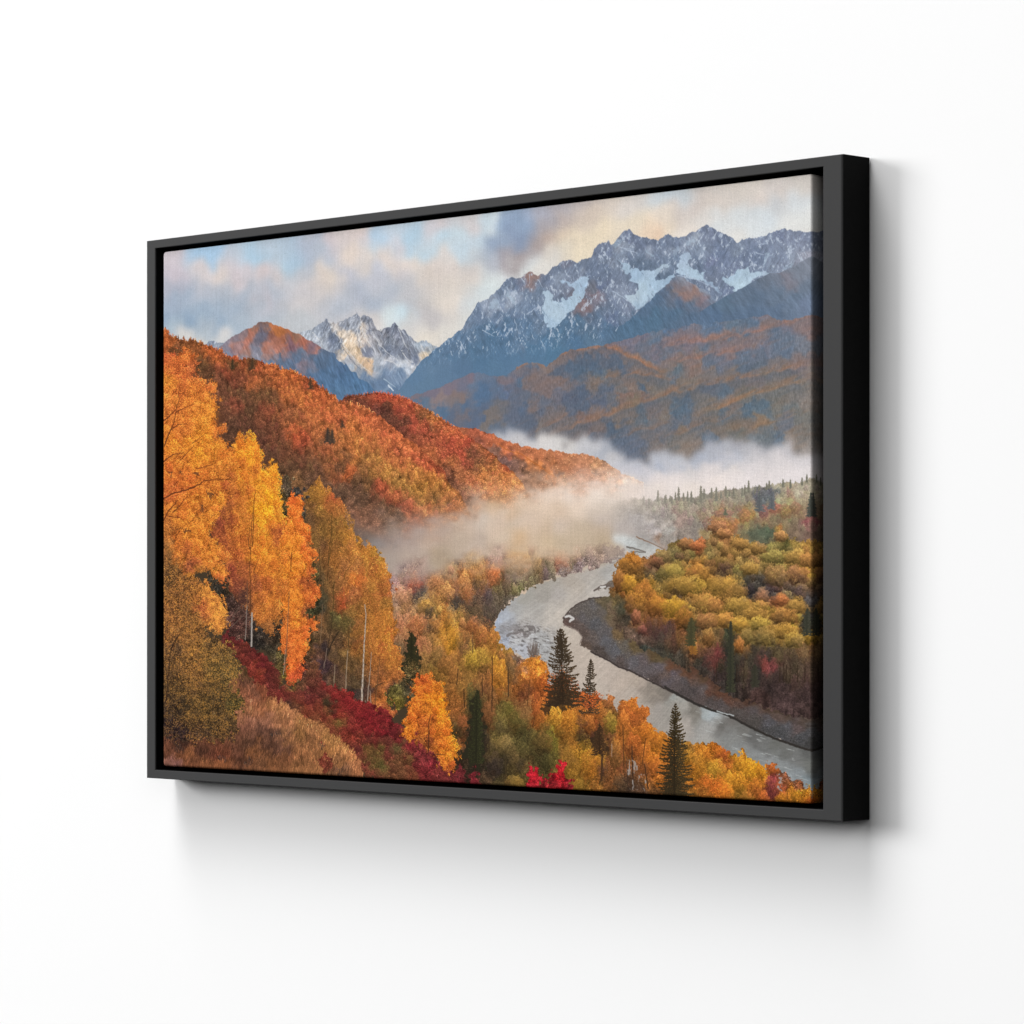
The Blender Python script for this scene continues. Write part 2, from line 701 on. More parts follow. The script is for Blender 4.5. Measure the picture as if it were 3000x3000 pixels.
# ---- sky
G_SKY = """P0 590,724,a9cbe8 620,735,a9cbe8 750,760,aecfe6 830,780,b0cde0 480,750,d8cdd2 600,785,d9cfcf 640,800,dccfc9 700,790,d4c9cd
760,790,d8c9c9 820,800,d5c9c8 500,800,cdc3cc 500,850,b5b7c6 600,850,b6bcc9 700,850,b0bac9 800,860,b9bfcb 500,900,a3b2c6 600,910,9fb2c6
700,885,a4b4c6 750,890,b4bcc8 770,880,c4c0c8 880,870,c9c5c9 550,940,93abc4 480,930,98adc5 650,950,9bb0c6 500,963,adbfcd 600,975,b6c2cd
700,965,aebdcb 540,988,d8d5d1 600,998,dcd8d2 650,990,d5d3d2 480,985,bcc6cf 860,950,c4c8cd 830,965,c9c9cc 800,940,b4bfcb
900,720,b3bdcf 880,740,b0c4d9 860,760,aec9de 960,700,d5c8cc 1000,690,d9cdca 1030,740,e4d4c8 940,810,dfd0c5 970,805,e2d4c7 900,840,cfc8c8
930,835,d3cac6 880,880,d0cac9 1000,800,c3c4d0 1040,850,bbc0cd 1000,900,b8bfcb 1020,930,c9c7cb 920,760,b4bfd0 940,735,b9c2d0 890,800,c0c3cb
1100,690,b1cfe8 1150,720,b6d2e5 1200,740,b9d4e6 1100,740,bcd3e4 1050,700,dccfce 1040,690,e0cfc9 1080,712,d9d0d2 1145,720,dccfd0 1165,722,dacfd2
1130,705,b4d0e6 1290,655,dacfd0 1270,662,d3d0d6 1200,700,b5d2e6 1300,700,c0d8e6 1350,685,c7dae4 1350,750,c5d9e6 1250,760,bfd7e6
1380,640,d8d2d2 1372,672,d9d0d0 1080,760,e0d4cc 1150,770,ddd1cb 1120,758,e4d5cc 1190,768,ead9ce 1230,775,e8d9cd 1330,775,e3d5cc 1380,800,d9d0cb 1280,785,e0d3cb
1100,800,c5c7d2 1180,800,cfc9cc 1260,810,dfd2c8 1320,830,e0d4c9 1050,850,b5bccb 1150,850,b9bfcb 1200,850,c6c5c9 1300,860,ddd3c9
1240,880,cdc8c6 1200,890,bec2c9 1100,880,aeb8c8 1300,890,e6dace 1330,880,e8ddd2 1250,900,c9c5c6 1150,905,d4e0e3 1180,908,cde2ec
1130,930,d9e2e4 1270,930,c9c4c4 1250,920,c6c1c2 1320,920,d9d2cb 1200,960,d6d3d1 1300,970,dfdad2 1250,985,e2d9cd 1230,1005,e6dccd
1090,920,d6cfcc 1110,945,dcd6d2 1400,860,d3dde0 1430,830,d9e3e4 1450,800,dfe6e6 1400,920,dfe0dc 1380,950,dddcd8 1350,1000,e0d9cf 1370,830,dfd4cb 1360,880,d6d8d8
1450,700,95a7c1 1425,715,a0b1c8 1500,660,8fa4c2 1530,640,93a9c6 1500,720,8c9cb7 1540,700,9c9fae 1480,740,a59fa6 1520,748,a89c9c
1440,742,bdc0ca 1425,640,c8dbe6 1440,655,dbe5ea 1400,690,c6d8e4 1405,720,c4d6e2 1470,640,9ab0cc 1550,620,a2b1cb 1600,610,b3b4c2 1650,600,bdb7bd
1700,590,cbc0bd 1750,590,d5c8bf 1500,690,8c9fbd 1560,660,9fa6b9 1600,650,aea9af 1650,650,c3b4ae 1700,640,d6c5b5 1780,600,dfd2c6
1830,590,e0d7cf 1600,690,c3aea2 1560,712,b5a5a0 1650,690,ddc9b2 1700,690,e8d7bc 1730,690,ecdcc0 1480,755,b5aaac 1500,765,c8c4c4
1480,790,dbe0e2 1550,780,dce0e0 1600,745,dcd3c8 1650,735,e6dac6 1600,790,e3dfd8 1700,740,efdfc3 1750,680,eedcc0 1850,650,e9dac3
1880,640,ecdcc4 1900,680,efd5ba 1930,690,efcfb2 1870,610,dcd6d2 1930,590,cfd8de 1970,580,c6d4e0 1990,570,ccd6dd 1980,600,dccfc6
2000,640,d9cdc5 2030,600,d8cdc6 1950,640,e5d7c8 1960,670,ebdac4 2000,670,ebe0d4 2030,650,e8ddd2 1800,650,e8d9c2
2100,560,dad1c9 2150,550,ddd3c9 2200,540,e0d6cc 2250,530,dfd5cf 2300,530,e3dad3 2100,590,dcd0c6 2200,570,ddd0c8 2300,560,d5cac3
2360,540,dad2ca 2150,620,dde2e4 2200,610,d3dade 2280,590,cccfd2 2340,600,d8dde0 2250,640,dbe3e8 2350,650,e3e5e3 2100,650,dfe3e4
2200,660,e0e5e7 2300,660,e6e6e3 2150,690,e6e4df 2360,670,e8e5de 2060,600,d8ccc4 2070,640,e0dad4"""
g = tone(blur(guide(G_SKY, 2.9, 14, 30, 101), 5), (1.0, 1.0, 1.0), .12)
cl = vnoise(110, 55, 105, 5, .55)
fine = vnoise(40, 20, 107, 4, .6)
art[:] = g * (1 + .010 * cl + .010 * fine)[..., None]

# ---- far snow peaks
FAR = "A1 480,1640 520,1610 550,1595 600,1620 680,1620 900,1640 1370,1530 1450,1500 1490,1500 1540,1460 1590,1420 1630,1395 1660,1430 1690,1420 1710,1440 1760,1420 1800,1400 1850,1370 1900,1345 A2 310,1335 340,1370 370,1345 400,1380 440,1400 470,1450 520,1500 560,1480 620,1475 640,1445 660,1435 690,1460 720,1500 750,1490 790,1540 840,1590 880,1620 930,1605 990,1620 1070,1655 1150,1700"
m = ridge(FAR, 1.6, 9, 31)
G_FAR = """A1 550,1620,8b98ac 600,1640,9aa5b4 700,1640,8f9cae 1400,1560,a8b2bc 1450,1540,a0acb8 1550,1500,98a5b4 1600,1450,8f9cae 1640,1430,9aa2ae 1560,1600,b4bdc6 1500,1580,aab4be
1650,1550,9ca7b4 1700,1600,74829a 1720,1500,d3cbc0 1800,1480,8d98a8 1800,1550,d8c9b4 1850,1600,e0c8a8 1900,1450,97a0ac 1850,1450,a0a8b2 1700,1700,8290a4 1750,1720,c9b8a4 1800,1760,d6bd9c 1900,1850,d9bc98 1850,1780,b0b0b4 1600,1650,a5b0bc
A2 30,1480,8f9bad 100,1460,c8c2bc 80,1550,69788f 150,1560,e0cdb2 120,1650,7b899c 200,1650,e2c7a2 250,1430,8f98a6 300,1500,9aa2ae 330,1380,8a929f 330,1470,dccab2 400,1400,848b98 400,1500,c9bfb4 350,1580,cfc1b2 450,1500,8d919c 450,1600,a8a8ac 300,1700,e6c69c 250,1720,dcc4a4 350,1780,e2c096 420,1850,dcb68c 300,1850,9aa8b8 150,1720,a8b2bc 200,1800,a3aebb
400,1700,7e879a 500,1650,a9adb4 550,1550,8f949f 600,1600,76808f 650,1480,747d8f 700,1550,7d8596 660,1600,9aa2ae 750,1600,8f98a6 600,1700,6f7c90 580,1780,b9bec6 700,1700,7f8a9c 800,1650,8f97a4 780,1700,7a8496 850,1700,7c8798 850,1780,74829a 750,1800,c4ccd2 850,1850,c9ced3 780,1870,b4c0cc 600,1850,94a2b4 500,1800,a9b3be 700,1900,7f95ae 500,1900,8ba0b5 550,1920,6d88a6
960,1650,98a9b9 900,1640,a0b0bd 1020,1660,a4b2bc 950,1720,dcc6a4 920,1700,d0c6b4 1000,1730,cfc4b0
B2 300,250,7d94ae 380,330,6f8aa8 450,400,6583a4 480,300,b0b4bc 430,280,d3b898 250,230,a3b4c4 600,300,7891ae 550,400,6684a6 620,430,7f9ab8 700,300,6b89aa 800,200,c6cbd0 640,460,5e7d9f"""
g = tone(guide(G_FAR, 3.4, 6, 12, 111, soft=6), (1.02, 1.01, 1.02), .22)
# diagonal gullies of rock and snow
sk = vnoise(5, 12, 113, 4, .75, gx - .7 * gy, gy)
sk2 = vnoise(6, 10, 114, 4, .75, gx + .6 * gy, gy)
tex_ = np.where(vnoise(60, 40, 115, 2) > 0, sk, sk2)
hi_ = np.clip(1 - (TY - 985) / 160, .25, 1)
gg = g * (1 + .15 * tex_ * hi_)[..., None]
sn = np.clip((tex_ - .95) * 1.2, 0, .5) * hi_
gg = gg * (1 - sn[..., None]) + np.array(hexc('d9dde2')) * sn[..., None]
lay(gg, m)
for k, s in enumerate(("A2 20,1400 60,1520 110,1620 170,1700", "A2 310,1340 330,1450 310,1560 330,1660 400,1760 440,1820", "A2 380,1360 430,1480 480,1560 520,1680 600,1760", "A2 660,1440 640,1560 680,1660 760,1740", "A2 760,1500 800,1600 850,1700 880,1790", "A1 1640,1400 1600,1500 1560,1620", "A2 520,1500 560,1600 590,1690", "A2 130,1560 170,1660 260,1790 350,1880")):
    line(s, 1.6, 1.0, '646e80', 2.2, 900 + k, .45)
for k, s in enumerate(("A2 330,1440 380,1560 450,1660 500,1760", "A2 450,1520 520,1640 600,1720 700,1790", "A2 700,1480 740,1600 800,1700", "A2 50,1410 100,1520 160,1620 240,1720 330,1820 430,1900", "A2 300,1480 330,1600 380,1700", "A1 1500,1530 1560,1590 1600,1680", "A2 720,1700 800,1790 860,1830", "A2 560,1780 640,1800 720,1850")):
    line(s, 2.2, 1.2, 'dcdcdd', 2.2, 920 + k, .4)
line("B2 600,410 650,462", 3, 2, 'cfd9e4', .4, 3, .9)
line("B2 560,350 670,430", 2, 1, 'a9bccd', .6, 4, .7)

# ---- copper coloured pyramid
PYR = "A1 470,1720 560,1690 650,1640 700,1590 780,1540 860,1500 930,1470 990,1430 1030,1418 1060,1418 1120,1440 1200,1470 1280,1500 1370,1535 1440,1590 1500,1610 1570,1660 1640,1700 1720,1770 1800,1830 1860,1890 1930,1950 B2 100,110 200,200 300,290 400,380 480,465 560,540 620,600"
m = ridge(PYR, .8, 12, 33, lo=1, hi=1)
G_PYR = """A1 600,1690,8491a4 700,1650,857f8b 760,1650,ad8076 720,1700,98808a 800,1570,857a82 850,1560,8f7a7c 900,1600,b97a68 930,1520,a9705f 950,1500,99705f 880,1650,b87e70 870,1720,ad8478 800,1680,a0807f 850,1770,8f8890
1000,1500,736b76 1020,1560,6c6b7a 980,1600,74707c 1050,1470,7a6a6c 1050,1530,6d6a78 960,1700,7f808e 1000,1750,8d8c98 950,1780,8f8b94 700,1720,7d8ba0 1060,1430,8a6455 1110,1460,b9744f 1150,1500,ba7448 1200,1530,b57248 1120,1550,8a5f55 1250,1540,ad6e50 1300,1560,a36a55 1350,1560,96705f
1200,1600,ad7058 1250,1620,7f6668 1300,1650,856670 1150,1580,9c6a5c 1100,1640,b37a68 1150,1700,b57c6c 1080,1700,a87a6e 1200,1680,b87c6a 1250,1650,b4735f 1070,1750,a5857f 1150,1760,8a8088 1230,1720,a67c74 1400,1620,ad6e5c 1450,1650,9a6c66 1540,1690,b08078 1500,1660,85707a 1400,1700,6c7688 1350,1750,64748b 1250,1800,64768e 1100,1820,6a7b92 1000,1830,6c7c92
1280,1780,8a7a82 1380,1830,8a7c86 1500,1750,66748a 1550,1820,5f748e 1600,1750,62738a 1700,1830,5c738f 1500,1870,757a8a 1650,1900,58728f 1300,1900,5f7590
B1 1200,150,667890 1300,200,62758f 1500,220,77798a 1400,230,807a86 1600,300,587392 1750,250,587190 1800,400,577494 1650,400,597594 1500,300,5c7491 1850,480,5a7796 1750,520,5d7a98
B2 0,150,5c7089 100,250,587290 200,350,587595 300,420,587797 400,430,5a799a 150,480,5c7a99 60,520,5d7b99"""
g = guide(G_PYR, 3.8, 7, 14, 121, soft=8)
tx = vnoise(5, 12, 123, 3, .7, gx - .6 * gy, gy)
lay(g * (1 + .075 * tx)[..., None], m)

# ---- the great range on the right
RANGE = "A2 620,2160 760,1990 840,1890 920,1780 1000,1710 1080,1650 1200,1560 1310,1470 1330,1420 1380,1350 1430,1270 1480,1225 1540,1200 1600,1150 1650,1100 1690,1050 1730,1020 A3 95,1040 130,1010 160,1000 200,1008 240,1000 280,975 325,950 345,958 360,965 385,972 410,980 440,975 490,965 520,930 540,910 575,890 600,870 620,852 640,850 670,842 710,838 740,850 770,862 800,845 830,830 870,815 905,798 920,770 930,740 950,715 970,695 1000,680 1040,670 1055,665 1070,645 1085,680 1100,690 1120,675 1140,650 1155,620 1180,590 1210,565 1240,545 1270,560 1300,580 1330,595 1350,608 1370,615 1410,628 1450,635 1500,642 1550,650 1570,632 1590,610 1610,595 1630,585 1650,598 1670,610 1710,620 1740,640 1770,620 1800,600 1830,582 1860,570 1895,570 A4 490,530 515,518 540,510 580,530 630,545 650,575 700,580 740,600 790,630 845,670 880,650 920,630 950,627 980,635 1040,620 1080,605 1120,595 1165,580 1200,558 1240,556 1285,545 1330,555 1400,560 1460,575 1530,570 1600,568"
m_range = ridge(RANGE, 1.1, 7, 35, lo=1)
G_RNG = """A2 1350,1450,7387a2 1450,1350,6c809d 1550,1280,8d9cb4 1620,1260,96a4ba 1700,1150,6f829e 1750,1220,95a3b8 1800,1100,6b7d9a 1850,1300,7388a4 1400,1500,64809f 1300,1580,5f7d9e 1250,1650,5f7c9c 1200,1700,5d7b9c 1500,1500,597797 1600,1550,507394 1700,1500,56769a 1750,1450,5f7c9d 1800,1550,64809f 1850,1600,58799c 1650,1400,6a809e 1500,1650,557697 1350,1700,587899 1300,1850,58789a 1500,1800,507598 1700,1750,53779b 1800,1850,5a7c9e 1150,1800,5f7e9f 1000,1850,6282a2 1500,1900,567a9d
B2 900,250,5f80a2 1000,200,5d7ea0 1200,150,587a9c 850,350,5d7fa2 950,400,5e7f9f 800,450,5f80a1 1100,330,5d7d9e 1400,100,567a9c 1500,180,587b9e 1700,100,587ca0 1600,250,587c9e 1800,150,567a9d
A3 100,1080,6b7d98 170,1050,6b7a94 250,1050,75809a 310,1010,a07f78 330,1060,8f7d80 380,1000,98807c 430,1050,71809a 500,1020,6d7d99 200,1200,8b9ab2 130,1180,a0acbe 60,1250,7c8eaa 300,1200,7286a2 400,1150,7488a3 350,1300,6c82a0 200,1350,6a809f 100,1450,587899 300,1450,5c7a9b 400,1400,6a819e 450,1450,6f86a2 200,1550,6681a0 80,1600,557698 350,1550,5c7c9d 250,1650,6882a0 150,1700,5c7d9f 100,1800,567a9d 350,1700,547a9d
600,920,6f7f99 680,880,777f95 720,950,76859e 600,1000,8796ad 800,900,71819b 850,850,74839c 850,930,8a98ae 900,900,6c7c97 950,780,6f7d97 1030,720,727f98 1060,780,7483a0 1000,850,74839b 900,980,6c7d98 950,1000,6d7d98 1050,950,6d7e99 1100,870,8391a8 1150,780,7a8aa2 1180,700,8b97ab 1220,620,727f98 1280,640,7683a0 1350,680,6e7c97 1250,720,8795ab 1420,700,707e99 1500,700,6f7d97 1600,680,7585a0 1640,630,6f7d97 1700,680,7484a0 1650,760,8593aa 1550,760,7888a2 1450,770,8f9cb2 1350,780,7687a1 1250,800,7384a0 1200,780,8291a8
1300,860,667992 1380,890,63768f 1450,860,687b95 1560,830,7083a0 1680,830,6f829d 1600,900,8597ae 1600,970,647892 1700,950,6d809b 1780,700,8a98b0 1850,650,9aa6b8 1850,750,7e8ea8 1900,850,6e7f9a 1900,920,6b7d98 1820,900,7d8da6 1820,620,7a869f
900,1100,6f7686 950,1150,857882 900,1180,7f7480 1000,1200,7e7c8c 870,1220,6f7486 830,1310,8a7478 850,1330,80727a 1050,1150,6e7c96 1000,1100,69799a 1100,1220,7484a0 1150,1180,8796ad 1200,1240,808ea8 1250,1300,7d8ba5 1100,1300,6c7d98 1000,1320,687a94 950,1400,5f7693 800,1400,567695 700,1450,557595 600,1550,557898 900,1500,5b7794 1100,1400,67799a 1200,1400,6c7f9a 1320,1310,74839d 1050,1500,577798 1200,1500,557797 750,1600,52769a 550,1700,527a9c 900,1580,5a7a98 1350,1400,5e7894 650,1350,5f7b9a 480,1600,557a9d
A4 550,620,7c89a2 500,580,74819c 620,600,75819c 700,650,6f7e9a 780,680,73829d 550,750,7b8aa4 650,800,7081a0 480,750,8292aa 720,860,7484a2 850,720,8494ac 900,800,7383a0 950,700,7887a2 1000,680,7c8aa4 1000,800,7283a0 1100,700,7a89a4 1150,800,7f8ea8 1200,720,8290aa 1250,620,7683a0 1300,620,808ca5 1350,720,8794ac 1250,800,808faa 1400,650,828ea8 1500,620,7c88a2 1480,720,8590a8 1350,820,8d9ab0 1500,780,9a9eb0 1450,850,8d94a8 1250,900,8491aa 1150,920,8493ac 1000,900,7787a2 600,950,7383a0 650,1000,74829c 600,1050,75839c 700,1060,7485a0 750,1150,7080a0 700,1200,7284a0 650,1150,7586a2 850,950,7886a2 600,880,7580a0"""
g = tone(guide(G_RNG, 3.1, 6, 14, 131, soft=8), (1.03, 1.02, 1.01), .16)
rk = vnoise(6, 9, 133, 5, .7)
rk2 = vnoise(4, 11, 134, 4, .7, gx - .7 * gy, gy)
rk3 = vnoise(4, 11, 135, 4, .7, gx + .8 * gy, gy)
dir_ = vnoise(70, 40, 136, 2)
rt = .5 * rk + .6 * np.where(dir_ > 0, rk2, rk3)
upper = np.clip(1 - (TY - (1010 - .12 * (TX - 1400))) / 70, .18, 1)
gg = g * (1 + .085 * rt * upper)[..., None]
sn = np.clip((.7 * rk + .55 * np.where(dir_ > .1, rk3, rk2) - .62) * 1.5, 0, .8) * np.clip((upper - .3) * 1.6, 0, 1)
gg = gg * (1 - sn[..., None]) + np.array(hexc('c0cbda')) * sn[..., None]
lay(gg, m_range)
# snow basins
SNOW = ["A3 810,985 880,990 865,1060 850,1130 805,1230 740,1300 660,1380 600,1430 520,1490 495,1440 480,1410 450,1330 465,1240 480,1180 450,1150 470,1110 520,1150 560,1240 610,1230 640,1200 700,1200 745,1170 740,1120 700,1090 650,1060 600,1040 640,1030 720,1060 770,1030",
        "A3 1150,830 1190,850 1240,880 1300,925 1350,935 1400,935 1480,942 1550,900 1600,880 1660,868 1650,890 1600,915 1560,935 1520,975 1505,1000 1520,1030 1600,1015 1640,990 1690,965 1705,985 1660,1040 1620,1075 1540,1140 1430,1250 1380,1290 1350,1325 1310,1290 1260,1220 1210,1180 1250,1170 1330,1150 1365,1110 1360,1060 1310,1040 1290,1000 1230,960 1190,920 1200,880",
        "A4 262,972 275,900 285,840 310,800 350,770 400,780 380,830 355,880 380,900 420,930 470,955 535,955 515,1010 570,1045 610,1060 650,1110 690,1165 600,1090 520,1040 420,1010 330,985",
        "A4 692,990 770,988 830,945 875,925 905,930 930,905 950,945 1020,950 1090,935 1120,955 1160,960 1090,985 1000,1030 900,1090 820,1135 790,1100 760,1070 720,1030",
        "A3 1100,680 1150,660 1190,650 1150,720 1110,730", "A3 1400,740 1450,740 1520,790 1500,805 1440,770", "A3 95,1120 130,1160 185,1200 190,1250 140,1240 110,1180",
        "A2 1550,1240 1620,1200 1670,1250 1620,1300 1560,1300", "A4 1380,840 1330,880 1270,920 1300,925 1350,890",
        "A3 1660,740 1720,700 1730,760 1690,820 1700,760", "A4 330,650 440,635 440,680 360,690", "A4 1110,790 1085,850 1070,920 1095,900 1110,850 1160,780"]
gs = 1.04 * guide("A3 850,1020,a4b8cc 700,1100,9fb3c8 500,1300,afc2d2 560,1350,b2c5d4 520,1450,a6bcd0 750,1200,aac0d2 830,1100,a3bad0 1200,880,a0b4c6 1350,960,a2b9cf 1450,960,a9bdd0 1600,900,a8b9c9 1400,1100,b0c5d4 1300,1230,b4c5d2 1250,1190,b3c3d0 1500,1080,a9c0d4 1350,1290,a0b6ca 1650,1020,9db4ca 1780,850,aebfd2 1780,950,b0c4d6 1900,980,b0c6d6 A4 300,900,b0c2d4 330,800,a3b4c8 450,980,afc4d6 600,1080,98abc2 800,990,aac0d2 900,960,aec3d3 850,1060,b4c9d6 1000,1000,b0c4d4 1100,950,a9bbcd", 3, 4, 12, 141)
ms = np.zeros((NY, NX), np.float32)
for k, s in enumerate(SNOW):
    ms = np.maximum(ms, poly(s, 2.2 if k < 4 else 2.5, 7, 150 + k) * (1 if k < 4 else .5))
ms *= np.clip(1.1 - .75 * np.clip(rk2 - .75, 0, 1), 0, 1)
lay(gs * (1 + .03 * rk)[..., None], ms * m_range * .95)
for k, s in enumerate(("A3 300,1350 390,1290 460,1260", "A3 1110,1130 1250,1220 1340,1310", "A4 270,985 420,1010 640,1110", "A4 1080,990 1080,880 1130,780", "A4 950,900 1020,850", "A3 110,1090 150,1180 180,1240", "A4 1010,770 1090,790", "A2 1620,1430 1670,1370", "A4 1460,760 1490,800", "A4 1290,900 1370,830", "A3 20,1440 70,1370", "A3 1230,740 1340,770", "A3 1180,720 1290,740", "A4 1040,690 1120,680", "A3 320,970 325,1060", "A3 250,1010 280,1070", "A3 400,1020 440,1090", "A2 1790,1400 1830,1530", "A2 1490,1500 1600,1560")):
    line(s, 1.8, 1.0, 'b4c1d3', 1.0, 60 + k, .5)
# spurs in front of the range
SP = poly("A4 250,985 300,1000 420,1060 560,1150 640,1235 900,1500 300,1700 A3 1000,1700 1150,1480 1290,1380 1360,1320 1430,1250 1540,1140 1620,1070 1690,1000", 1.5, 8, 161)
gsp = tone(guide("A3 1690,1020,6b7890 1600,1120,5f7490 1500,1200,5b7593 1400,1300,5a7492 1300,1450,567796 1700,1150,66758d 1500,1400,557693 1700,1300,577591 A4 270,1010,8f98a8 330,1030,8a8f9e 260,1080,7f7a86 290,1140,a07a6e 240,1120,93796f 350,1160,9a7a74 420,1110,a07c70 450,1150,97786f 380,1080,8c8692 500,1190,8c7880 560,1230,7c7a8a 200,1150,64748c 300,1230,5d7391 420,1250,60758f 520,1130,8796ac 600,1180,7f92ac 480,1080,9aa8ba 200,1350,587593 400,1400,5c7592 600,1350,667a94", 3.2, 6, 14, 163), (1, 1, 1), .18)
lay(gsp * (1 + .06 * rk2)[..., None], SP)
HILL = ridge("A4 480,1330 590,1260 640,1232 700,1195 820,1135 900,1090 1000,1030 1100,980 1150,965 1240,958 1300,930 1400,880 1540,800 1640,745", .5, 12, 41, lo=1)
gh = tone(guide("A4 700,1250,62788f 850,1150,66788e 1000,1080,6a798d 1100,1020,6f7a8b 1200,1000,757f90 1300,960,7a8494 1400,930,7d8695 1500,900,858d9c 1540,850,868d9c 1330,1040,80808c 1280,1000,868490 1000,1200,65788f 1200,1150,6a7b90 1450,1100,717f92 1400,1200,6d7f95 1500,1250,7686a0 1000,1330,617690 1200,1330,667a94 600,1400,5d7592 800,1400,60758f 500,1450,5f7590", 3, 8, 20, 171), (1, 1, 1), .1)
lay(gh * (1 + .045 * vnoise(6, 16, 172, 3, .65, gx - .8 * gy, gy))[..., None], HILL)

# ---- rust coloured foothills on the right
HILLS = "B2 600,560 650,525 800,520 900,490 1100,430 1250,350 1400,290 1500,290 1560,330 1640,330 1800,270 1930,210 A3 100,1920 200,1850 300,1815 360,1805 430,1815 475,1850 520,1810 560,1780 620,1720 700,1690 850,1665 1000,1640 1090,1625 1230,1590 1450,1520 1600,1490 A4 0,1520 100,1500 250,1480 400,1450 550,1440 700,1420 850,1400 1000,1372 1130,1362 1250,1405 1320,1402 1400,1390 1540,1358 1640,1345"
m_h = ridge(HILLS, 1.0, 9, 43, lo=1)
G_HILL = """B2 750,510,7a7686 850,520,8a7174 1000,490,80727f 1100,560,a08078 1050,570,9a7d78 950,560,6a7688 900,600,62748c 1250,500,93766e 1150,440,857480 1400,330,85737e 1500,330,6f7a90 1300,420,7a7484 1400,420,6d788d 1250,560,8a7672 1100,640,5d728c 1300,600,5f708a 1500,500,5c728f 1600,400,68748a 1700,370,857278 1650,450,667288 1800,300,7a727f 1900,250,8a726f 1850,400,5f7087 1700,500,66708a 1800,550,6b6f80 1500,650,646d82 1300,680,7a6f74 1200,700,646c80 1700,600,7d726f 1600,700,82726c 1550,770,86746c 1400,750,646d82 1800,700,6a6d7d 1900,650,606c82 1750,800,686e7e 1900,800,666c7c 1600,820,69707f 1900,420,86706c
A3 350,1840,68748a 200,1890,8f7672 320,1815,a87a62 430,1820,a57a64 100,1925,85757a 600,1760,8f746c 700,1710,a0705c 850,1680,ad7458 1000,1660,aa7258 1090,1670,a8725c 1150,1700,a87258 1250,1760,ad7858 1350,1810,b07c5c 1450,1870,ad7a5c 1100,1640,87727a 700,1800,5f6b7e 850,1780,60697a 950,1820,5c6a7e 1100,1780,646b7b 1200,1850,5f6c80 1000,1740,686d7c 1300,1880,6a6f7e 1230,1610,7f7684 1350,1560,7c7482 1500,1540,6f7888 1400,1650,74737f 1300,1680,7f7580 1500,1680,80747c 1600,1650,867478 1450,1780,75737f 1600,1750,777580
A4 300,1600,88757a 700,1565,96776e 850,1600,a47a6c 1000,1530,927a78 1450,1420,a17b72 1500,1500,9e7b74 1200,1550,6d7789 500,1700,6f7583 400,1800,9b776c 250,1780,8c7474 700,1750,8c7574 900,1680,8c7474 1100,1700,6c7484 1300,1600,717887 1450,1650,7d7d87 1450,1850,987872 1200,1800,857877 900,1850,6b7280 100,1720,7c7380 50,1600,6a7588 600,1480,667891 200,1420,5f7592 1100,1390,8a7a80 1180,1400,96786f 1350,1430,a07a6e 1000,1440,68788e 800,1490,6c7888 950,1480,687689 1150,1480,95776e 1300,1500,807782 1050,1590,a07a6c 750,1650,907676 600,1600,9a776c 450,1640,8d757a 850,1760,6f7482 1000,1800,737684 600,1820,707482
B3 300,150,577896 150,250,5a7896 800,250,5c6b7e 600,300,656a79 1000,300,6a7079 1200,450,7a716f 1300,300,8e7666 1100,330,907464 950,370,8c7264 1400,300,8f7566 1250,360,9a7664 1450,350,93745f 1400,430,5c697a 1600,450,83746c 1700,350,6f7480 1600,180,8f7670 1750,170,9f7a6c 1850,190,a47865 1600,100,70737f 1750,60,987870 400,450,856f6c 350,360,8c7068 600,350,8a6f68 300,350,7a6f75 200,450,6b6b7a 100,600,6a6b7a 450,600,6f707d 350,630,80706f 600,700,85706a 500,780,80706c 430,830,82746f 800,600,646a7a 1000,560,696b7b 1300,550,8a755f? 1150,650,a07658 900,750,937161 850,800,8a6f65 300,800,6a6b78 1100,800,5e6878 1400,700,666f7a 1600,680,8c7466 1500,650,84726e 1700,800,72727c 1800,600,647080 1700,700,616f80 1500,830,7c7272 1900,780,85746f 1300,1000,6c707f 1600,950,857670 1550,930,8c7468 1800,1010,99806f 1200,950,696f7f 900,870,6f6e78 1900,500,88756a 1230,510,a06c55 1390,520,957060 950,740,a0745c 880,770,98675a 1700,430,8c7566 1850,400,8a7668 700,420,7d7072 600,480,76707a 500,450,8d7069 250,530,6d6f7c 700,530,66697a 800,480,60687a 1050,450,686c7a 1100,550,716f76 1000,680,7f7070 700,650,686c7b 750,820,80706c
B4 300,100,687388 450,180,a2765f 250,200,8f7468 250,280,6f767c 100,300,8c7668 600,330,857570 800,350,8a7468 1000,250,6e727c 1250,200,857572 1450,150,917670 1480,250,917c70 100,480,8a7667 300,600,62707f 600,450,757279 750,580,a2785f 900,500,937860 1100,450,87776a 1400,420,8d7a6c 1480,550,927f74 1100,650,64727f 800,680,7d7572 600,650,937861 150,700,84756c 350,750,6c727e 450,800,84746c 700,800,8c7565 950,800,8c7567 1050,770,a87e5a 1300,750,7c787e 1450,700,84796f 1250,900,68727f 1350,930,98785f 1450,880,897a70 1050,900,75777a 200,950,807670 100,900,757279 400,1000,947d70 550,900,727884 850,850,80766c 300,150,907468 700,150,70778a 900,130,6c7689 800,60,a07a70 1100,60,7f7884 1300,80,6f788a 1000,380,9a7868 1250,330,90796a 500,560,80746e 700,700,677380 950,640,62717f 1200,600,7f766e 550,760,8f7460 800,780,927259 1350,640,7d7a78 1200,480,8d7a68 300,850,8f7560 700,460,6a7582 400,450,87746a 300,380,82746c"""
G_HILL = G_HILL.replace('?', '')
g = tone(guide(G_HILL, 3.4, 9, 14, 181, soft=9), (.97, 1.02, 1.04), .12)
g = g + (np.array(hexc('66707f')) - g) * np.clip((g[..., :1] - g[..., 2:]) * 1.5, 0, .35)
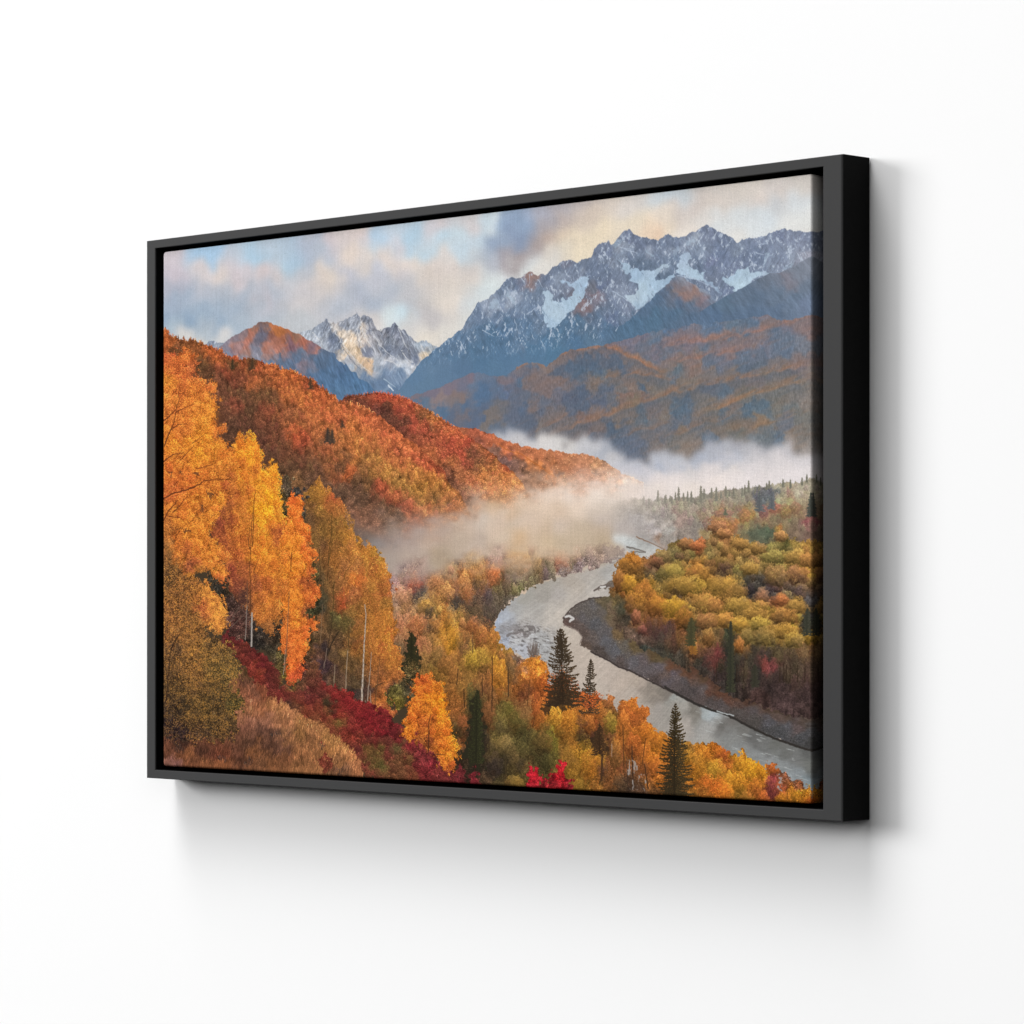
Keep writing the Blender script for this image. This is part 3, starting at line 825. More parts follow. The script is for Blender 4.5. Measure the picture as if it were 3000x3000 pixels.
# wooded slope: soft bands climbing to the right, tiny upright trees in them
bd = vnoise(30, 7, 183, 4, .6, gx, gy + .30 * gx)
mx = np.clip(bd * .6, -1, 1)[..., None]
sl = np.clip((TX - 1250) / 350, .25, 1)[..., None]
g = np.where(mx > 0, g + (np.array(hexc('9c6f56')) - g) * mx * .13 * sl, g + (np.array(hexc('4f5a6b')) - g) * -mx * .18 * sl)
for s, up, dn, lit, shade, al, ad in (
        ("A4 0,1700 100,1690 300,1620 650,1570 900,1530 1150,1480 1400,1400 1540,1360 1640,1330", 16, 22, 'a5796a', '667183', .5, .4),
        ("A4 150,1795 300,1780 450,1765 700,1725 850,1690 1000,1640", 12, 14, '9c766a', '68717f', .5, .4),
        ("A4 900,1385 1000,1365 1130,1358 1200,1380 1260,1410", 8, 16, '9a7870', '667487', .5, .4),
        ("A3 560,1780 620,1722 700,1692 850,1667 1000,1643 1090,1663 1200,1713 1350,1783 1500,1863 1600,1905 B3 1700,345", 9, 46, 'ad7a5f', '5d6878', .6, .6),
        ("A3 100,1922 200,1852 300,1817 360,1807 430,1817 478,1852", 8, 30, 'ab7d66', '616c7e', .5, .5),
        ("B3 900,410 1050,345 1180,308 1330,292 1450,308 1600,350 1750,395", 14, 22, '9c755f', '626b78', .5, .45),
        ("B3 560,860 850,765 1100,665 1300,605 1500,535 1700,475 1932,405 B4 300,470 600,405 900,330 1250,265 1560,200", 14, 34, '9b755f', '5c6776', .5, .55),
        ("B4 380,720 550,670 750,585 900,510 1100,460 1350,400 1580,345", 16, 34, '9f7a60', '606d7b', .55, .5),
        ("B4 0,960 250,860 450,790 650,745 800,690 1000,640", 12, 22, '8d7568', '646f7c', .4, .45),
        ("B4 850,860 1050,775 1250,730 1540,650", 14, 24, '967962', '68727e', .45, .4),
        ("B3 150,740 400,640 600,560 800,500", 10, 26, '80706c', '616979', .35, .4),
        ("B3 350,850 520,770 680,690 760,655", 10, 16, '94705f', '626a78', .5, .4),
        ("B3 1050,960 1250,880 1500,800 1700,730 1900,660", 10, 24, '8a7468', '636d7b', .4, .4)):
    g = fold(g, s, up, dn, lit, shade, al, ad, bd)
tr = vnoise(2.2, 5, 184, 2, .6)
lay(np.clip(g * (1 + .055 * tr * sl[..., 0])[..., None], 0, 1), m_h)
# ---- fog behind the red hills
FOGT = "B2 1560,850 1650,880 1700,860 1750,840 1800,850 B3 0,880 60,860 120,825 160,850 200,870 400,872 550,880 700,898 850,898 950,920 1090,948 1110,1000 1250,1100 1330,1115 1500,1070 1580,1035 1720,1055 1800,1090 B4 0,1105 120,1045 250,1055 350,1075 430,1095 520,1000 600,985 690,965 720,905 790,880 850,918 900,950 960,928 1050,950 1200,985 1380,960 1420,1010 1540,1045 1640,1055"
mf = ridge(FOGT, 1.5, 14, 47, lo=1)
mf = blur(bil(mf, gx + 12 * vnoise(26, 14, 191, 3), gy + 7 * vnoise(26, 14, 192, 3)), 5)
G_FOG = """B2 1750,870,b4b4bb 1850,900,cfccce 1900,950,d3d0d1 1700,900,bdbdc3 B3 400,950,ded9d6 700,970,dad6d3 150,900,d2cfd0 950,980,cdccd0 300,890,c9c8cc 850,920,cccbce 1000,1050,b5b8c1 1050,1000,aeb2bc 1100,1070,cfccce 1150,1100,cccbcf 1200,1180,c9c9d0 1300,1230,c9c8ce 1350,1150,bfc1ca 1500,1270,d9d2cf 1450,1200,b6bbc8 1550,1180,adb4c3 1650,1200,b3b9c7 1600,1090,c3c4cb 1750,1100,c4c6cd 1900,1130,b5bbc8 1700,1280,dcd4cf 1850,1230,d8d2cf 1200,1330,e2d6ca
B4 500,1120,aeb5c4 100,1200,a9b1c2 200,1140,b4bac6 300,1190,b4b9c6 800,1100,b2b7c3 650,1090,aab1c1 700,1150,b3b8c4 300,1300,ddd5d0 800,1230,dbd4cf 1300,1200,d9d3d1 1450,1100,d5d1d2 1000,1050,c3c1c4 700,1000,b5b6bd 800,930,a9aab2 900,990,b9b9bf 1200,1030,cac6c9 1350,1000,c4c1c5 600,1030,b4b6bf 100,1350,e0d6cc 500,1250,ddd5d0 1000,1150,d3cecf 1200,1100,d0cccd 150,1080,bcbec7 30,1130,c4c5cc 1100,1280,ddd6d2 1450,1250,dcd6d3 700,1330,dfd6ce 1100,970,b4b3ba 1500,1060,c6c3c6"""
gf = guide(G_FOG, 3, 10, 34, 195, soft=18)
lay(gf * (1 + .012 * vnoise(60, 18, 197, 4))[..., None], mf)

# ---- three red ridges on the left, far to near
L3 = "B2 1150,780 1220,800 1330,815 1420,820 1500,845 1600,880 1700,930 1800,960 1900,985 B3 0,890 150,950 250,990 350,1000 480,1020 600,1030 700,1058 850,1060 930,1080 1000,1112 1080,1150 1150,1200 1190,1240 1240,1260 1300,1280 1400,1330"
m = ridge(L3, 1.0, 6, 51, lo=1, hi=1)
G_L3 = """B2 1300,830,a4563a 1400,850,a04c38 1500,870,a85038 1450,930,8a4c40 1600,930,b0583a 1700,1000,b85a38 1600,1020,6f5550 1700,1100,69535a 1750,1050,8a4f48 1850,1080,ad5c3c 1800,1180,6d5856 1850,1250,755e56
B3 20,920,b05a38 100,950,a5583c 200,1000,a8603f 300,1050,a5603f 400,1050,a8623f 500,1080,a56847 600,1080,a8694a 700,1100,a5714f 850,1100,a8785a 950,1150,a0805f 1050,1180,9c8570 1130,1220,a58c75 100,1020,b8603a 200,1070,bc6838 300,1130,bc6c38 400,1180,b9703a 500,1240,b36c3a 560,1280,b06c40
100,1130,605056 200,1150,665350 250,1200,70574c 350,1220,8f6242 400,1280,7d5f4a 500,1150,9a6445 600,1200,966648 700,1200,a0684a 800,1230,a56c50 900,1250,a8755a 600,1260,7a6558 700,1290,9a6c50 500,1310,8a6a52 650,1320,a0744f 950,1230,8f8074 1000,1280,b08a70 300,1250,7d5f4c 450,1230,8a5f45 750,1150,9c6c50 550,1120,a5663f 1100,1270,b8a08c 1250,1290,cbbcae"""
g = tone(guide(G_L3, 4, 6, 10, 201, soft=6), (1.2, 1.2, 1.16), .1)
g = chroma(g, (165, 105, 78), .4)
leaves(m, g, 26000, 2, .14, .10, 8, 203, .86, 1.03, .03, .8)
match(m, g, 6)
line("B3 20,960 130,1030 250,1060 330,1120 420,1175 510,1240 580,1290", 2, 2, 'bc6c38', 1.2, 11, .3)
#line("B2 1480,850 1600,885 1750,990 1900,1080", 3, 3, 'ba5c3a', 1.5, 12, .4)

L2 = "B2 120,570 160,550 180,525 200,515 250,508 300,505 350,500 400,490 440,486 480,480 520,484 560,480 620,500 700,510 780,540 850,580 930,620 1000,660 1080,710 1150,760 1220,800 1290,850 1370,900 1450,960 1520,1010 1590,1060 1650,1120 1720,1180 1800,1250 1850,1320 1900,1400 1932,1500"
m = ridge(L2, 1.3, 6, 53, lo=1, hi=1)
G_L2 = """B2 200,535,5f3a33 250,540,6a3f35 400,520,7d3f33 350,580,5c4038 550,500,ad4434 480,500,a84636 480,560,8a3a30 650,530,ac4a35 750,570,b05038 600,640,433634 500,620,51383a 650,730,523a36 550,720,433635 700,640,8f3f35 800,640,a54838 900,650,8c5a38 950,700,6b5538 920,710,5c4a36 1030,800,5a4a38 1000,720,a26c35 1050,720,a56a36 850,750,a5443a 800,800,983f38 700,830,5b3c36 950,800,a5463a
1000,880,94483a 900,880,8a4838 850,920,7c4838 1100,780,a55c38 1200,850,b5603a 1300,900,ad5638 1200,920,ad463a 1100,950,964838 1000,980,94523a 1350,950,b5483a 1200,1030,9c4438 1300,1050,ad463a 1400,1050,564238 1450,1000,8a5a3a 1550,1080,9a5a3a 1500,1130,6a523a 1600,1150,7f6038 1700,1180,a55038 1600,1230,9c703a 1700,1270,ae7a3c 1500,1250,b48040 1350,1150,8c4c3c 1200,1150,94603a 1250,1250,8a6040 1350,1280,9c6844 1050,1100,8f5a38 1000,1050,a9663a 1180,1250,60483f
1200,1330,645044 1400,1400,a06c4a 1300,1400,75604c 1500,1400,ad7f50 1600,1380,aa8050 1750,1380,ad8650 1350,1480,77695f 1450,1450,94755c 1800,1320,b4803c 1850,1450,a58a6a 760,760,4f3c38 780,870,6a4038 1450,1180,6a5540 1100,1050,9a4c3a 1120,870,a05038 1650,1200,9a603a 1380,1020,6a4a40"""
g = .6 * guide(G_L2, 4.2, 7, 10, 211, soft=5) + .4 * guide(G_L2, 1.9, 0, 10, 211, soft=20)
g = chroma(tone(g, (1.12, 1.12, 1.05), .05), (165, 86, 60), .42)
m_l2 = m
leaves(m, g, 60000, 2, .17, .14, 9, 213, .78, 1.04, .035, 1.0)
# small pointed trees on the crest
x = np.linspace(1010, 1330, 60) + rng.normal(0, 2, 60)
q = pts(L2)
y = np.interp(x, q[:, 0], q[:, 1])
crowns(x, y + 1, np.full(60, 3.0), rng.uniform(4, 8, 60), g, 16, .4, 2, .2, 215, .2, .5)
q = scatter("B2 220,540 560,500 800,560 1100,760 1400,950 1600,1100 1850,1400 1500,1460 1300,1440 1150,1150 900,950 700,820 520,690 350,590", 380, 7, 216)
crowns(q[:, 0], q[:, 1], rng.uniform(4, 7, len(q)), rng.uniform(5, 10, len(q)), g, 34, .24, 2, .11, 217, .06)
match(m_l2, g, 12)

L1 = "A1 60,1500 90,1510 110,1490 130,1500 150,1550 170,1560 210,1560 250,1580 290,1590 310,1610 350,1580 380,1600 440,1612 480,1640 500,1655 550,1640 580,1680 640,1690 690,1742 740,1740 760,1722 800,1780 870,1775 920,1770 1000,1790 1050,1820 1130,1830 1200,1860 1300,1880 1380,1920 B1 1450,345 1500,360 1560,425 1600,430 1650,490 1700,510 1750,558 B2 150,562 250,575 340,610 430,650 520,700 600,770 700,850 760,900 830,950 900,1000 960,1060 1040,1140 1100,1180 1140,1230 1150,1290 1180,1350 1260,1420 1320,1500 1345,1570 1380,1640 1400,1720"
m = ridge(L1, 1.5, 6, 55, hi=1)
m_l1 = m
G_L1 = """B1 120,30,b0562c 200,100,54402e 350,80,7c4a2c 450,200,463e30 550,100,b5552b 620,180,a04e2c 760,150,a8432b 740,220,4f402e 850,200,8f4530 930,200,54402f 1030,220,ad482f 1100,260,b05a34 1250,270,ba602f 1350,310,ad522c 1450,380,8a4430 1500,420,a5452e 600,280,7c4038 700,300,803a30 800,350,6a3833 950,400,ad5a38 700,450,584038 850,480,52443a 1000,480,544838 1100,500,544638 1200,420,a05030 1300,480,a55c33 1400,520,b46434 1500,600,b05c35 1600,560,ad502f
1700,600,a05a36 1800,620,b55a3c 1900,650,b35a3c 800,620,7a3f3a 700,700,64463f 750,800,463935 900,650,463c34 1000,700,663e36 1050,680,7f4038 900,800,4b3835 1100,800,5c3c36 1200,720,85503a 1300,700,7c4c38 1400,750,905638 1500,700,ad603a 1650,700,b96038 1700,700,ac4e3a 1350,880,ad452f 1420,930,983830 1300,850,b55838 1000,900,503735 1100,950,643e36 1200,950,5a3e36 1550,850,9c5a3a 1650,900,54443a 1700,850,a8643a 1850,800,b96c3a 1800,950,a5653a
1650,1000,a05038 1500,1000,8a5038 1400,1080,563a35 1250,1080,5e4036 1100,1080,4c3c38 1200,1200,4c4238 1300,1180,4c4038 1500,1150,54463c 1650,1150,7a5038 1750,1050,8c5a38 1900,1080,ae7038 1850,1230,b04f30 1700,1250,7a4a36 1550,1250,544640 1350,1320,6a583f 1250,1350,50493c 1450,1300,524842 1650,1400,4c4645 1800,1400,504a49 1700,1500,4b4644 1850,1550,64524c 1900,1350,4b4745 1500,1450,4a4442
650,350,60403a 900,300,7c4430 1050,350,7a4a30 550,300,4c4034 1150,350,a05230 1600,800,a56238 1600,1100,6a4838 1200,1000,5c3c36 1050,1000,4e3a37 800,720,543c38
B2 50,520,a8502f 100,650,ad5c35 200,620,ae5a38 300,680,b45a3a 400,750,b5553a 500,800,b65840 600,870,b9573c 700,930,b95a3c 800,1000,bc603c 900,1080,b55540 1000,1180,ad4638 1100,1230,a04038 50,720,b3563a 150,780,844432 250,800,b26636 400,870,b4683a 550,950,b15c3c 700,1050,b65644 820,1090,b7523f 50,900,4f403a 150,900,9c6038 300,950,a96c35 450,1000,a0643a 600,1080,a05c38 700,1150,a7643a
100,1080,8a5538 200,1080,604636 300,1070,a06434 400,1100,806538 500,1120,96743a 600,1180,a4783a 800,1200,a56e38 230,1230,ae4e2c 200,1290,a84c2e 50,1200,7f4f38 150,1200,4c4038 350,1200,6c5438 450,1250,8f6c38 600,1280,9c7c38 700,1270,8a713a 800,1300,987038 900,1250,a47438 1000,1280,a07030 300,1330,453f34 420,1320,584a36 520,1380,9c3a32 600,1450,953a36 480,1450,54403a 700,1350,8a7236 800,1450,786734 900,1500,8c7034
900,1380,94732e 1000,1400,8c6c34 1050,1500,605638 1150,1450,946a38 1250,1500,a4643a 1200,1560,9c5c3c 700,1480,a03c36 800,1540,a84436 850,1620,a54c38 900,1600,a05c3c 980,1600,ac623a 1100,1600,9a6540 1050,1620,b06440 600,1550,4f4741 400,1450,464240 300,1500,4a4543 150,1450,474443 700,1620,574e49 550,1650,5a524c 400,1600,66524c 450,1700,735c55 400,1750,7b5d4e 300,1650,785850 500,1780,7f6358 350,1820,6b5e58 250,1700,685650 600,1750,6d645f 450,1850,706862 650,1400,8a6438 760,1400,806a36 1100,1330,9a6c36 750,1100,ac5c3c 350,1000,a4683a"""
g = .6 * guide(G_L1, 4.2, 8, 11, 221, soft=5) + .4 * guide(G_L1, 1.9, 0, 11, 221, soft=20)
g = chroma(tone(g, (1.12, 1.12, 1.05), .05), (168, 98, 60), .42)
leaves(m, g, 130000, 2, .18, .15, 9, 223, .74, 1.05, .035, 1.0)
q = scatter("B1 120,20 400,40 700,170 1000,240 1350,330 1700,560 B2 400,720 700,930 1000,1180 1200,1430 1320,1560 1000,1640 700,1560 450,1500 150,1400 B1 1600,1250 1250,1150 1000,1000 750,850 600,500 450,200", 1250, 6.5, 226)
gr = (q[:, 1] - 1010) / 480
crowns(q[:, 0], q[:, 1], rng.uniform(3.6, 6.0, len(q)) * (1 + .35 * gr), rng.uniform(6.5, 12, len(q)) * (1 + .3 * gr), g, 46, .27, 2, .12, 227, .08, .2, top=1.2)
match(m_l1, g, 12)
# crest trees against the mountain
q0 = pts(L1)
x = rng.uniform(480, 1100, 120)
y = np.interp(x, q0[:, 0], q0[:, 1])
crowns(x, y + 2, rng.uniform(2, 4, 120), rng.uniform(5, 11, 120), g, 26, .3, 2, .22, 229, .2, .6)
for s, hw, d, l, sd in (("B1 740,160 740,250", 9, '3f3426', '5f4a30', 1), ("B1 930,150 925,250", 9, '463628', '6a4a30', 2), ("B1 1475,340 1480,440", 9, '4c3a2c', '6f4830', 3), ("B2 30,810 30,960", 12, '3f3630', '5f4c3c', 4), ("B2 70,820 72,950", 9, '453a32', '64503e', 5), ("B2 165,740 170,800", 7, '4a3a30', '6a4c38', 6), ("B1 550,1640 555,1700", 5, '54402c', '6c4c2c', 7)):
    spruce(s, hw, d, l, sd)
for cx_, cy_, w_, h_ in ((230, 1240, 45, 90), (290, 1290, 25, 60), (20, 990, 50, 40), (520, 1390, 40, 50), (600, 1450, 40, 60), (690, 1480, 60, 50), (740, 1470, 40, 60), (800, 1540, 70, 60), (880, 1590, 50, 55)):
    a_ = pts("B2 %d,%d" % (cx_, cy_))[0]
    crowns(a_[None, 0], a_[None, 1], np.array([w_ * .31]), np.array([h_ * .31]), g, 420, .3, 2, .2, 230 + cx_ % 9, .03, .3)

soften(m_l1, .6)

# ---- fog in the valley, drifting over the feet of the hills
VAL = "B2 100,1760 300,1760 450,1760 600,1720 750,1705 900,1700 1000,1672 1200,1622 1330,1565 1400,1500 1500,1485 1700,1450 1900,1405 B3 350,1380 500,1342 700,1322 950,1292 1300,1268 1500,1258 1700,1215 1932,1198 B4 300,1195 600,1180 1000,1150 1540,1100 1640,1090"
mv = ridge(VAL, 1.0, 20, 57)
mw = np.clip((TX - 1050) / 300, 0, 1)
mv = blur(mv, 30) * (1 - mw) + blur(mv, 17) * mw
mv = bil(mv, gx + 14 * vnoise(40, 20, 231, 3), gy + 9 * vnoise(40, 20, 232, 3))
G_VAL = """B2 350,1820,6b5e58 450,1850,706862 600,1800,837970 1400,1530,cab49d 1700,1550,c9b6a0 1900,1500,d0bca4 1500,1700,c6b8a8 1800,1700,c9bba8 1300,1700,b9a798 1100,1750,b3a193 900,1800,a99a8f 700,1850,9c9089 1700,1850,c3b29c 1500,1850,bcab9a 1450,1500,b8a08a 1600,1470,c4a684 1380,1570,bda48c 1200,1650,ad9484 1000,1700,a48c80 850,1720,9c8278 700,1720,857770
B3 1300,1230,c9c8ce 1500,1270,d9d2cf 1700,1280,dcd4cf 1850,1230,d8d2cf 1200,1330,e2d6ca 1000,1380,e3d5c5 700,1400,e2d3c3 500,1450,e1cfbc 400,1420,dccab8 1300,1420,dfd2c6 1500,1350,dfd4ca 1700,1330,dfd5cc 1850,1350,dfd5ca 800,1550,dcc9b4 400,1560,d9c3ab 200,1520,d8bfa3 0,1560,ceb396 100,1650,cfb9a4 600,1700,c9b8a6 300,1720,d2bda8 1000,1550,cdbfae 1000,1700,bdb0a3 1200,1600,b5ab9f 1300,1680,ada69f 1500,1750,b2aaa4 800,1800,bfb09c
500,1850,c6b091 150,1800,c8b093 1300,1780,b3aaa2 1000,1850,bbaa94 600,1350,dcc9b8 850,1330,e0cfc0 1000,1310,d9c6b8 550,1560,d4bea6 600,1600,cdb79f 200,1620,c4a98c 50,1700,cbb7a2 1100,1480,dccfc0 900,1460,e2d3c2
B4 300,1300,ddd5d0 800,1230,dbd4cf 1300,1200,d9d3d1 1450,1150,d8d3d2 500,1250,ddd5d0 1000,1200,d9d3d1 100,1350,e0d6cc 600,1320,e0d6ce 1000,1280,ddd6d2 1450,1250,dcd6d3 1250,1260,dbd5d2
C2 500,310,8a8684 600,250,958c88 700,120,a8988e 800,280,ab9c92 1000,130,bda795 1000,280,b9a593 1250,260,b7a591 1300,130,c9b49e 1600,120,cdbaa5 1850,150,ccb9a4 600,400,a19488 800,420,ac9b8c 950,480,ab9a8a 1100,420,a8977f 650,550,a6978a 850,540,a3917f 400,200,6f6662 350,80,7d5f50 450,120,785c54 500,180,7a625a 550,230,80726c
C3 60,200,cfb9a2 300,200,ccb69c 500,150,c4ae94 600,200,b8a68c 800,200,bba688 1000,200,b8a58e 1200,150,b0a79f 1400,150,aba59f 1600,180,a8a29c 1400,220,a09a94 1550,300,9a8a80 1650,300,8c7f76 200,280,c6a884 1000,280,b3a084"""
gv = tone(blur(guide(G_VAL, 3.2, 9, 34, 235, soft=14), 5), (1.07, 1.06, 1.07), .06)
lay(gv * (1 + .012 * vnoise(70, 22, 237, 4))[..., None], mv)
# thin drift over the dark foot of the near hill
th = poly("B2 500,1750 800,1700 1100,1650 1350,1560 1500,1600 1500,1800 1000,1850 700,1900 400,1900", soft=22)
lay(np.array(hexc('b39f90')), th * .35 * np.clip(.7 + .5 * vnoise(60, 20, 239, 3), 0, 1))

# ---- hazy wood on the far right bank
G_RFAR = """B3 1000,1560,c9bba8 1150,1520,c4b6a4 1280,1480,b9ae9e 1200,1600,b5ab9f 1000,1700,bdb0a3 1100,1800,b5a99c 1300,1680,ada69f 1500,1750,b0a8a2 1400,1500,a39a8a 1530,1450,8f8c7f 1530,1520,a09a88 1650,1500,a59b8a 1730,1420,8f8a7a 1730,1520,a0967f 1850,1450,96907f 1600,1620,a59c90 1750,1640,a38c80 1400,1850,aca49c 1600,1850,9c948a
B4 50,1480,b0a898 100,1560,a4988a 300,1500,9c917f 500,1470,948c7c 500,1400,8a857a 700,1500,9c907c 900,1450,988d79 900,1400,8f8a7a 1050,1480,68696b 1150,1500,6a6c70 1200,1400,a39a85 1350,1470,b09878 1450,1380,b0a58e 1500,1340,aaa08a 1450,1500,a39478 300,1650,a08d80 100,1700,a59c92 500,1650,94806a 700,1560,9c8068 800,1600,947e66 650,1680,a88052 780,1720,ab7a4a 560,1750,96805c 900,1620,a78452 1000,1620,8f7a66 1180,1570,a6785a 1100,1620,94705c 1300,1600,97804f 1400,1600,8a7358 1500,1650,90605a 1520,1700,935a58 1200,1680,85745a 1350,1720,82705a
1050,1700,8c7358 1000,1800,606350 1100,1820,5c6350 900,1780,7f7256 1450,1780,7d6a5a 400,1750,8a8076 300,1830,9a8d80 200,1780,a5a096 1250,1840,b08a48 1300,1540,9a8c68 1400,1550,98785f 600,1580,a08f78 400,1600,a39684 1250,1480,a59a80 750,1450,9a917f 350,1700,97897c 1340,1800,7f6c58 100,1860,9a7f6a 1480,1600,8a7560"""
RF = "B3 900,1600 1000,1560 1150,1520 1280,1482 1400,1490 1480,1500 1550,1470 1620,1480 1700,1480 1780,1462 1850,1470 B4 560,1430 700,1400 850,1390 1000,1370 1150,1345 1300,1335 1450,1320 1540,1290 1640,1275"
m = ridge(RF, 1.6, 6, 59, lo=1)
ramp = np.clip((TX - 1770) / 190, 0, 1) * np.clip((1640 - TY) / 40 + (TX - 1960) / 60, 0, 1)
m = m * ramp
gf = tone(guide(G_RFAR, 3.6, 8, 14, 241, soft=8), (1.04, 1.04, 1.06))
back = art.copy()
m_rf = np.where(m > 0, 1, 0).astype(np.float32) * (ridge(RF, 1.6, 6, 59, lo=1))
leaves(m_rf, gf, 42000, 2, .08, .07, 9, 243, .92, 1.02, .02, 1.0)
q = scatter("B3 1350,1520 1600,1500 1900,1500 B4 700,1440 1000,1410 1300,1370 1640,1330 1640,1760 1200,1780 900,1800 600,1780 400,1720 200,1640", 260, 9, 244)
crowns(q[:, 0], q[:, 1], rng.uniform(5, 10, len(q)), rng.uniform(8, 17, len(q)), gf, 60, .12, 2, .07, 245, .04, .2)
for s, w_, h_ in (("B4 560,1720", 16, 22), ("B4 650,1690", 26, 22), ("B4 770,1730", 24, 26), ("B4 1190,1570", 22, 16), ("B4 1290,1600", 20, 22), ("B4 900,1640", 18, 20), ("B4 1380,1570", 14, 20), ("B4 700,1620", 30, 12), ("B4 1080,1600", 16, 18)):
    a_ = pts(s)
    crowns(a_[:, 0], a_[:, 1], np.array([w_ * 1.]), np.array([h_ * 1.]), gf, 500, .16, 2, .08, 246, .02)
match(m_rf, gf, 12)
soften(m_rf, .7)
wk = np.clip(1.25 - (TX - 1900) / 420, .35, 1)
for k, (s, h_, w_) in enumerate((("B4 85,1400", 100, 22), ("B4 280,1370", 120, 25), ("B4 250,1420", 70, 14), ("B4 325,1425", 70, 13), ("B4 365,1408", 90, 14), ("B4 400,1408", 100, 24), ("B4 490,1358", 150, 40), ("B4 520,1385", 90, 25), ("B4 590,1378", 90, 14), ("B4 635,1368", 130, 25), ("B4 725,1360", 90, 26), ("B4 800,1380", 70, 14), ("B4 880,1370", 80, 14), ("B4 905,1350", 90, 16), ("B4 940,1308", 110, 20), ("B4 1040,1348", 90, 17), ("B4 1110,1330", 60, 13), ("B4 1135,1308", 70, 14), ("B4 1265,1295", 70, 20), ("B4 1335,1298", 80, 14), ("B4 1445,1280", 70, 12), ("B4 1490,1250", 70, 14), ("B4 1560,1215", 110, 24), ("B4 1605,1205", 110, 22), ("B3 1400,1455", 70, 14), ("B3 1450,1480", 50, 12), ("B3 1600,1450", 70, 18), ("B3 1665,1460", 60, 12), ("B4 1000,1365", 60, 12), ("B4 680,1410", 60, 16), ("B4 760,1400", 50, 12), ("B4 160,1440", 50, 14), ("B4 200,1450", 50, 12))):
    a_ = pts(s)[0]
    f = np.clip((a_[0] - 1880) / 480, 0, 1)
    dcol = np.array(hexc('918c80')) * (1 - f) + np.array(hexc('767466')) * f
    spruce("P0 %f,%f %f,%f" % (a_[0], a_[1], a_[0], a_[1] + h_ * .31), w_ * .31 * .62, '%02x%02x%02x' % tuple((dcol * 255).astype(int)), 'a39d8c', 250 + k, .8)
spruce("B4 1042,1405 1045,1590", 15, '5f6264', '7a7a78', 290)
spruce("B4 1160,1415 1160,1570", 14, '626568', '7d7d7c', 291)
spruce("B4 1525,1420 1530,1640", 16, '4a4c46', '6a6a60', 292)
spruce("B4 720,1575 722,1630", 8, '6a6a58', '85806a', 293)
art = back * (1 - ramp[..., None]) + art * ramp[..., None]

# ---- river
G_RIV = """C3 1200,260,d2d5d3 1300,310,c8cbc9 1400,400,cdccc7 1350,250,b0afab 1450,300,a9a9a6 1150,240,d4d5d2 1300,380,b4b2ae 1250,370,c6c8cc 1500,360,c9cac8 1400,430,c4c2bc 900,600,b4aca4 1050,560,aeaaa5 1000,500,b3aca4 1100,600,b9b6b2 1150,460,b3aeaa 700,650,b3a99e 500,700,aaa49b 800,720,bbb1a6 600,800,b3aca6 300,800,a7a39b 400,900,b0aba5 200,900,adaba8
100,1000,b3b7bf 30,1040,b0b9c9 300,1000,b9b4ae 500,950,c2bab1 600,1000,c9bfb4 550,1070,c6bdb3 100,1060,a9a9ac 100,1090,98979a 200,1130,9a9291 300,1080,a8a29e 80,1200,a9aebb 200,1200,c0bfbf 450,1180,aaa8a6 550,1130,b4aea8 700,1120,c7bbae 750,1180,c4b7aa 250,1300,b9bac0 450,1300,adacab 800,1350,c1b3a6 850,1450,c3b5a8 1000,1500,c2b4a8 1100,1550,bfb1a5 1200,1600,bdaea1 1000,1600,bfb2a6 1300,1700,b9aca0
1350,1560,b6a89a 1400,1600,b0a296 1450,1650,8f857b 1600,1700,807870 1500,1750,8a8178 1700,1800,a09b93 1750,1750,a6a39c 1550,1850,a8a099 1400,1850,b5aaa0 1850,1850,7b766e 950,760,c4bcb4 850,800,bdb4ab 700,880,beb5ab 950,680,b9b2aa 450,780,a8a29a 350,1180,b9b7b6
D4 50,600,a3988c 100,560,877f75 150,750,a09a92 250,620,9da09b 320,700,aba69e 320,900,b0a79f 450,780,837e76 400,700,7f7a73 600,770,b2b9bc 640,740,a8b0b3 560,760,a3a9a9 560,900,a3a19d 550,1000,aaa7a2 700,900,716e6a 800,820,736f6b 750,1000,8a8a87 900,950,767470 1000,1000,6b6a68 850,1100,8e8f8d 1100,1100,777775 1200,1080,6f6f6b 1000,1150,8f9190 1300,1150,70706d
1400,1200,7a7a78 1250,1230,8c8f8f 1500,1250,72736f 1400,1350,8b9092 1500,1450,8a9499 1300,1400,9ba1a3 1500,1150,646462 1150,1200,929494 650,850,8f8d89 1600,1250,3c3e3e 1600,1450,4a5052"""
gr_ = guide(G_RIV, 3.0, 5, 16, 301, soft=10)
wv = vnoise(34, 3.2, 303, 3, .6, gx, gy + .22 * gx * np.clip((TX - 1650) / 500, -.4, 1))
wv2 = vnoise(10, 2.0, 304, 2, .6, gx, gy - .1 * gx)
RIV = "C3 1085,215 1140,205 1200,210 1330,235 1450,280 1600,345 1550,375 1500,390 1480,420 1420,445 1330,480 1240,520 1180,600 1130,700 1090,790 900,900 800,1000 900,1200 1100,1380 1290,1480 1420,1560 1600,1660 1932,1820 D4 300,570 450,650 700,745 850,820 1000,900 1200,990 1400,1065 1540,1105 1660,1150 1660,1620 1300,1600 600,1500 0,1200 D3 900,1000 500,600 460,290 300,260 170,180 60,130 C3 0,1150 -20,1080 20,990 100,880 250,770 430,660 600,610 830,545 1000,490 1190,430 1240,400 1245,350 1235,330 1170,300 1110,265"
m_riv = poly(RIV, 2, 8, 311)
sf = np.clip((1720 - TY) / 60, 0, 1)
m_riv = m_riv * (1 - sf) + blur(m_riv, 4) * sf
lay(np.clip(gr_ * (1 + .022 * wv + .02 * wv2)[..., None], 0, 1), m_riv)
